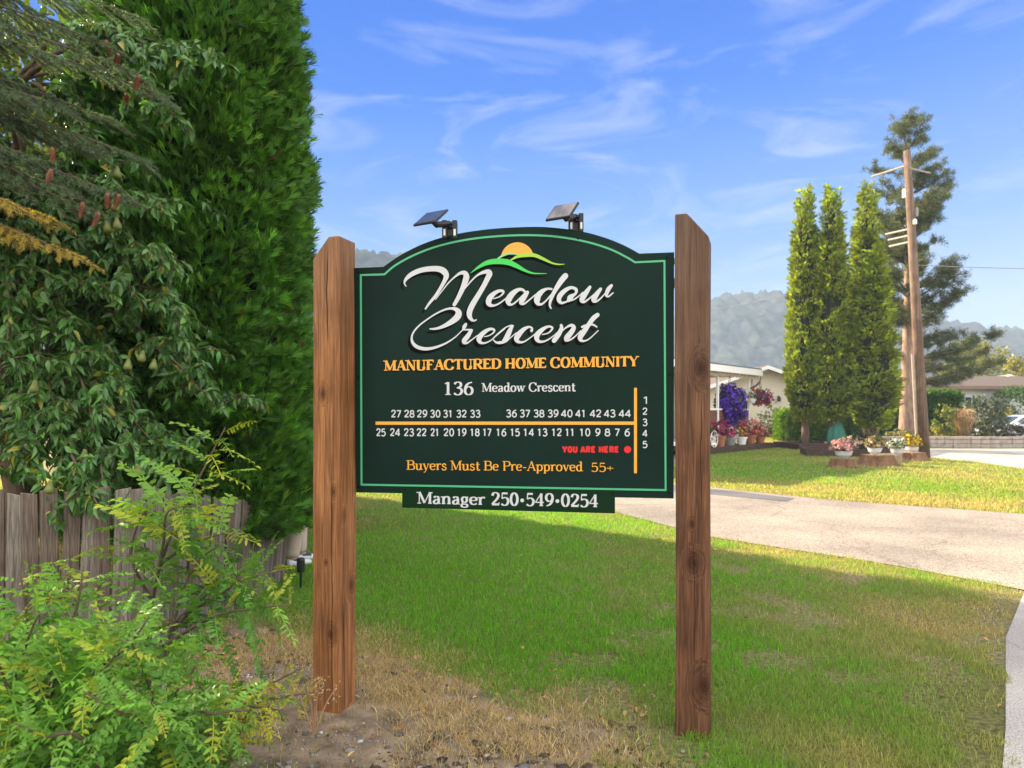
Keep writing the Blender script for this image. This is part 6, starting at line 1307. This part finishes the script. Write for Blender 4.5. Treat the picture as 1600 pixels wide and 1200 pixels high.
for sy in (-1, 1):
    for q in ([(1.42, .97), (1.92, 1.33), (2.3, 1.39), (2.38, 1.38), (2.38, .97)], [(2.48, .97), (2.48, 1.38), (3.1, 1.385), (3.3, 1.37), (3.38, .98)], [(3.48, .99), (3.4, 1.36), (3.66, 1.32), (3.88, 1.0)]):
        bm = bmesh.new(); a = [bm.verts.new((x, sy*(W*(.97-.24*max(0, (z-.9)/.6))+.008), z)) for x, z in q]; b = [bm.verts.new((x, sy*(W*(.97-.24*max(0, (z-.9)/.6))-.02), z)) for x, z in q]; bm.faces.new(a); bm.faces.new(list(reversed(b)))
        for i in range(len(a)): bm.faces.new((a[i], b[i], b[(i+1) % len(a)], a[(i+1) % len(a)]))
        bmobj('side_window', bm, CG, car)
    bm = bmesh.new(); box(bm, (1.50, sy*(W+.08), 1.0), (.12, .18, .13)); bmobj('mirror', bm, PAINT, car, bevel=.03)
    bm = bmesh.new(); box(bm, (.13, sy*.58, .62), (.20, .34, .13), ry=-.5); bmobj('headlight', bm, M['glass'], car, bevel=.03)
    bm = bmesh.new(); box(bm, (2.42, sy*(W+.012), .80), (.16, .03, .03)); bmobj('door_handle', bm, M['black_plastic'], car, bevel=.008)
bm = bmesh.new(); q = [(1.16, -.66, .985), (1.16, .66, .985), (1.84, .56, 1.385), (1.84, -.56, 1.385)]; off = Vector((-.02, 0, .02)); a = [bm.verts.new(Vector(p)+off) for p in q]; b = [bm.verts.new(Vector(p)-off) for p in q]; bm.faces.new(a); bm.faces.new(list(reversed(b)))
for i in range(4): bm.faces.new((a[i], b[i], b[(i+1) % 4], a[(i+1) % 4]))
bmobj('windscreen', bm, CG, car)
for x_ in (.78, 3.45):
    for sy in (-1, 1):
        bm = bmesh.new(); tube(bm, [(x_, sy*.62, .30), (x_, sy*.84, .30)], .30, 24); wo = bmobj('wheel', bm, TYRE, car, bevel=.02)
        bm = bmesh.new(); tube(bm, [(x_, sy*.80, .30), (x_, sy*.855, .30)], .19, 18); bmobj('rim', bm, plain('alloy', (.5, .5, .52), .3, metal=.7), wo, bevel=.01)
# ------------------------------------------------------------------ person standing behind the cedar: one continuous body, clothes as children
def skinned(name, verts, edges, mat, parent, sub=2, root=0):
    me = bpy.data.meshes.new(name); me.from_pydata([v[:3] for v in verts], edges, []); o = link(bpy.data.objects.new(name, me), parent); me.materials.append(mat)
    o.modifiers.new('skin', 'SKIN'); lay = me.skin_vertices[0].data
    for i, v in enumerate(verts):
        r = v[3]; lay[i].radius = (r if not isinstance(r, tuple) else r[0], r if not isinstance(r, tuple) else r[1]); lay[i].use_root = (i == root)
    s = o.modifiers.new('sub', 'SUBSURF'); s.levels = sub; s.render_levels = sub
    for p in me.polygons: p.use_smooth = True
    o.modifiers['skin'].use_smooth_shade = True; return o
SKIN = plain('skin', (.42, .25, .18), .55, var=.05); KHAKI = plain('beige_trousers', (.46, .37, .30), .85, var=.16, scale=9, bump=.5, bscale=14); SHIRT = plain('dark_shirt', (.05, .055, .07), .85, var=.2); SHOE = plain('white_shoe', (.62, .62, .64), .6, var=.06); SHB = plain('navy_shoe_panel', (.03, .045, .10), .6); HAIR = plain('grey_hair', (.20, .18, .16), .8, var=.3, scale=60)
pp = G(467, 882)
per = thing('person', 'person in beige trousers and white and navy trainers, standing behind the cedar', 'person', pp, R(38))
# local: faces +x, left leg forward
S = [(0, 0, .95, .13), (0, 0, 1.10, .125), (-.01, 0, 1.28, .145), (-.01, 0, 1.42, .13), (0, 0, 1.52, .055), (.015, 0, 1.62, .085), (.02, 0, 1.72, .095), (.01, 0, 1.78, .06),
     (.02, .10, .88, .095), (.07, .10, .50, .06), (.05, .10, .10, .042), (.12, .10, .05, .038), (.21, .10, .035, .03),
     (-.03, -.10, .88, .095), (-.05, -.10, .50, .06), (-.12, -.10, .10, .042), (-.05, -.10, .05, .038), (.04, -.10, .035, .03),
     (-.01, .19, 1.41, .055), (-.03, .25, 1.14, .042), (.06, .25, .92, .032), (.09, .25, .85, .03), (-.01, -.19, 1.41, .055), (-.05, -.25, 1.14, .042), (.02, -.25, .92, .032), (.04, -.25, .85, .03)]
Ed = [(0, 1), (1, 2), (2, 3), (3, 4), (4, 5), (5, 6), (6, 7), (0, 8), (8, 9), (9, 10), (10, 11), (11, 12), (0, 13), (13, 14), (14, 15), (15, 16), (16, 17), (3, 18), (18, 19), (19, 20), (20, 21), (3, 22), (22, 23), (23, 24), (24, 25)]
for hx, hy, b in ((.09, .25, 21), (.04, -.25, 25)):
    for k, (dx, dy, dz, L) in enumerate([(.03, -.002, -.9, .075), (.012, 0, -1, .08), (-.008, 0, -1, .074), (-.026, 0, -.95, .06), (.05, -.02*np.sign(hy), -.3, .05)]):
        i = len(S); S += [(hx+dx*.7, hy+dy, .83 if k < 4 else .855, .011), (hx+dx+.006, hy+dy, .80-L*.35 if k < 4 else .83, .0095), (hx+dx+.018, hy+dy, .80-L*.8 if k < 4 else .80, .008)]; Ed += [(b, i), (i, i+1), (i+1, i+2)]
skinned('body', S, Ed, SKIN, per)
skinned('trousers', [(0, 0, 1.00, .158), (0, 0, .90, .150), (.02, .10, .80, .120), (.055, .10, .50, .088), (.05, .10, .26, .080), (.045, .10, .095, .082), (-.03, -.10, .80, .120), (-.05, -.10, .50, .088), (-.09, -.10, .26, .080), (-.115, -.10, .095, .082)], [(0, 1), (1, 2), (2, 3), (3, 4), (4, 5), (1, 6), (6, 7), (7, 8), (8, 9)], KHAKI, per)
skinned('shirt', [(0, 0, .98, .160), (0, 0, 1.12, .152), (-.01, 0, 1.28, .170), (-.01, 0, 1.40, .150), (0, 0, 1.47, .078), (-.01, .20, 1.40, .075), (-.02, .24, 1.22, .068), (-.01, -.20, 1.40, .075), (-.03, -.24, 1.22, .068)], [(0, 1), (1, 2), (2, 3), (3, 4), (3, 5), (5, 6), (3, 7), (7, 8)], SHIRT, per)
for (x_, y_) in ((.10, .10), (-.07, -.10)):
    sh = skinned('shoe', [(x_-.09, y_, .05, (.045, .048)), (x_-.03, y_, .055, (.048, .05)), (x_+.06, y_, .045, (.046, .038)), (x_+.135, y_, .038, (.042, .03)), (x_+.17, y_, .034, (.03, .024))], [(0, 1), (1, 2), (2, 3), (3, 4)], SHOE, per, root=1)
    skinned('side_panel', [(x_-.05, y_, .082, (.044, .022)), (x_+.02, y_, .077, (.047, .022)), (x_+.07, y_, .066, (.045, .02))], [(0, 1), (1, 2)], SHB, sh, root=1)
skinned('hair', [(-.03, 0, 1.68, .085), (-.01, 0, 1.76, .095), (.03, 0, 1.80, .07)], [(0, 1), (1, 2)], HAIR, per, root=1)
bm = bmesh.new(); bmesh.ops.create_uvsphere(bm, u_segments=10, v_segments=8, radius=.016, matrix=Matrix.Translation((.112, 0, 1.66)) @ Matrix.Diagonal((1.2, .8, 1.5, 1))); bmobj('nose', bm, SKIN, per, smooth=True)
for sy in (-1, 1):
    bm = bmesh.new(); bmesh.ops.create_uvsphere(bm, u_segments=10, v_segments=8, radius=.011, matrix=Matrix.Translation((.103, sy*.033, 1.69))); bmobj('eye', bm, M['glass'], per, smooth=True)
    bm = bmesh.new(); bmesh.ops.create_uvsphere(bm, u_segments=10, v_segments=8, radius=.03, matrix=Matrix.Translation((.01, sy*.092, 1.67)) @ Matrix.Diagonal((.7, .35, 1.1, 1))); bmobj('ear', bm, SKIN, per, smooth=True)
bm = bmesh.new(); box(bm, (.104, 0, 1.615), (.012, .05, .010)); bmobj('mouth', bm, plain('lips', (.32, .13, .11), .5), per, bevel=.004)
# ------------------------------------------------------------------ haze
bm = bmesh.new(); box(bm, (300, 300, 56.5), (3600, 760, 115))
m = bpy.data.materials.new('haze_air'); m.use_nodes = True; t = m.node_tree; t.nodes.clear()
o_ = t.nodes.new('ShaderNodeOutputMaterial'); pv = t.nodes.new('ShaderNodeVolumePrincipled')
pv.inputs['Color'].default_value = (0.55, 0.68, 0.90, 1); pv.inputs['Density'].default_value = 0.00075; pv.inputs['Anisotropy'].default_value = -0.3
t.links.new(pv.outputs[0], o_.inputs['Volume'])
hz = bmobj('haze', bm, m); hz['kind'] = 'stuff'
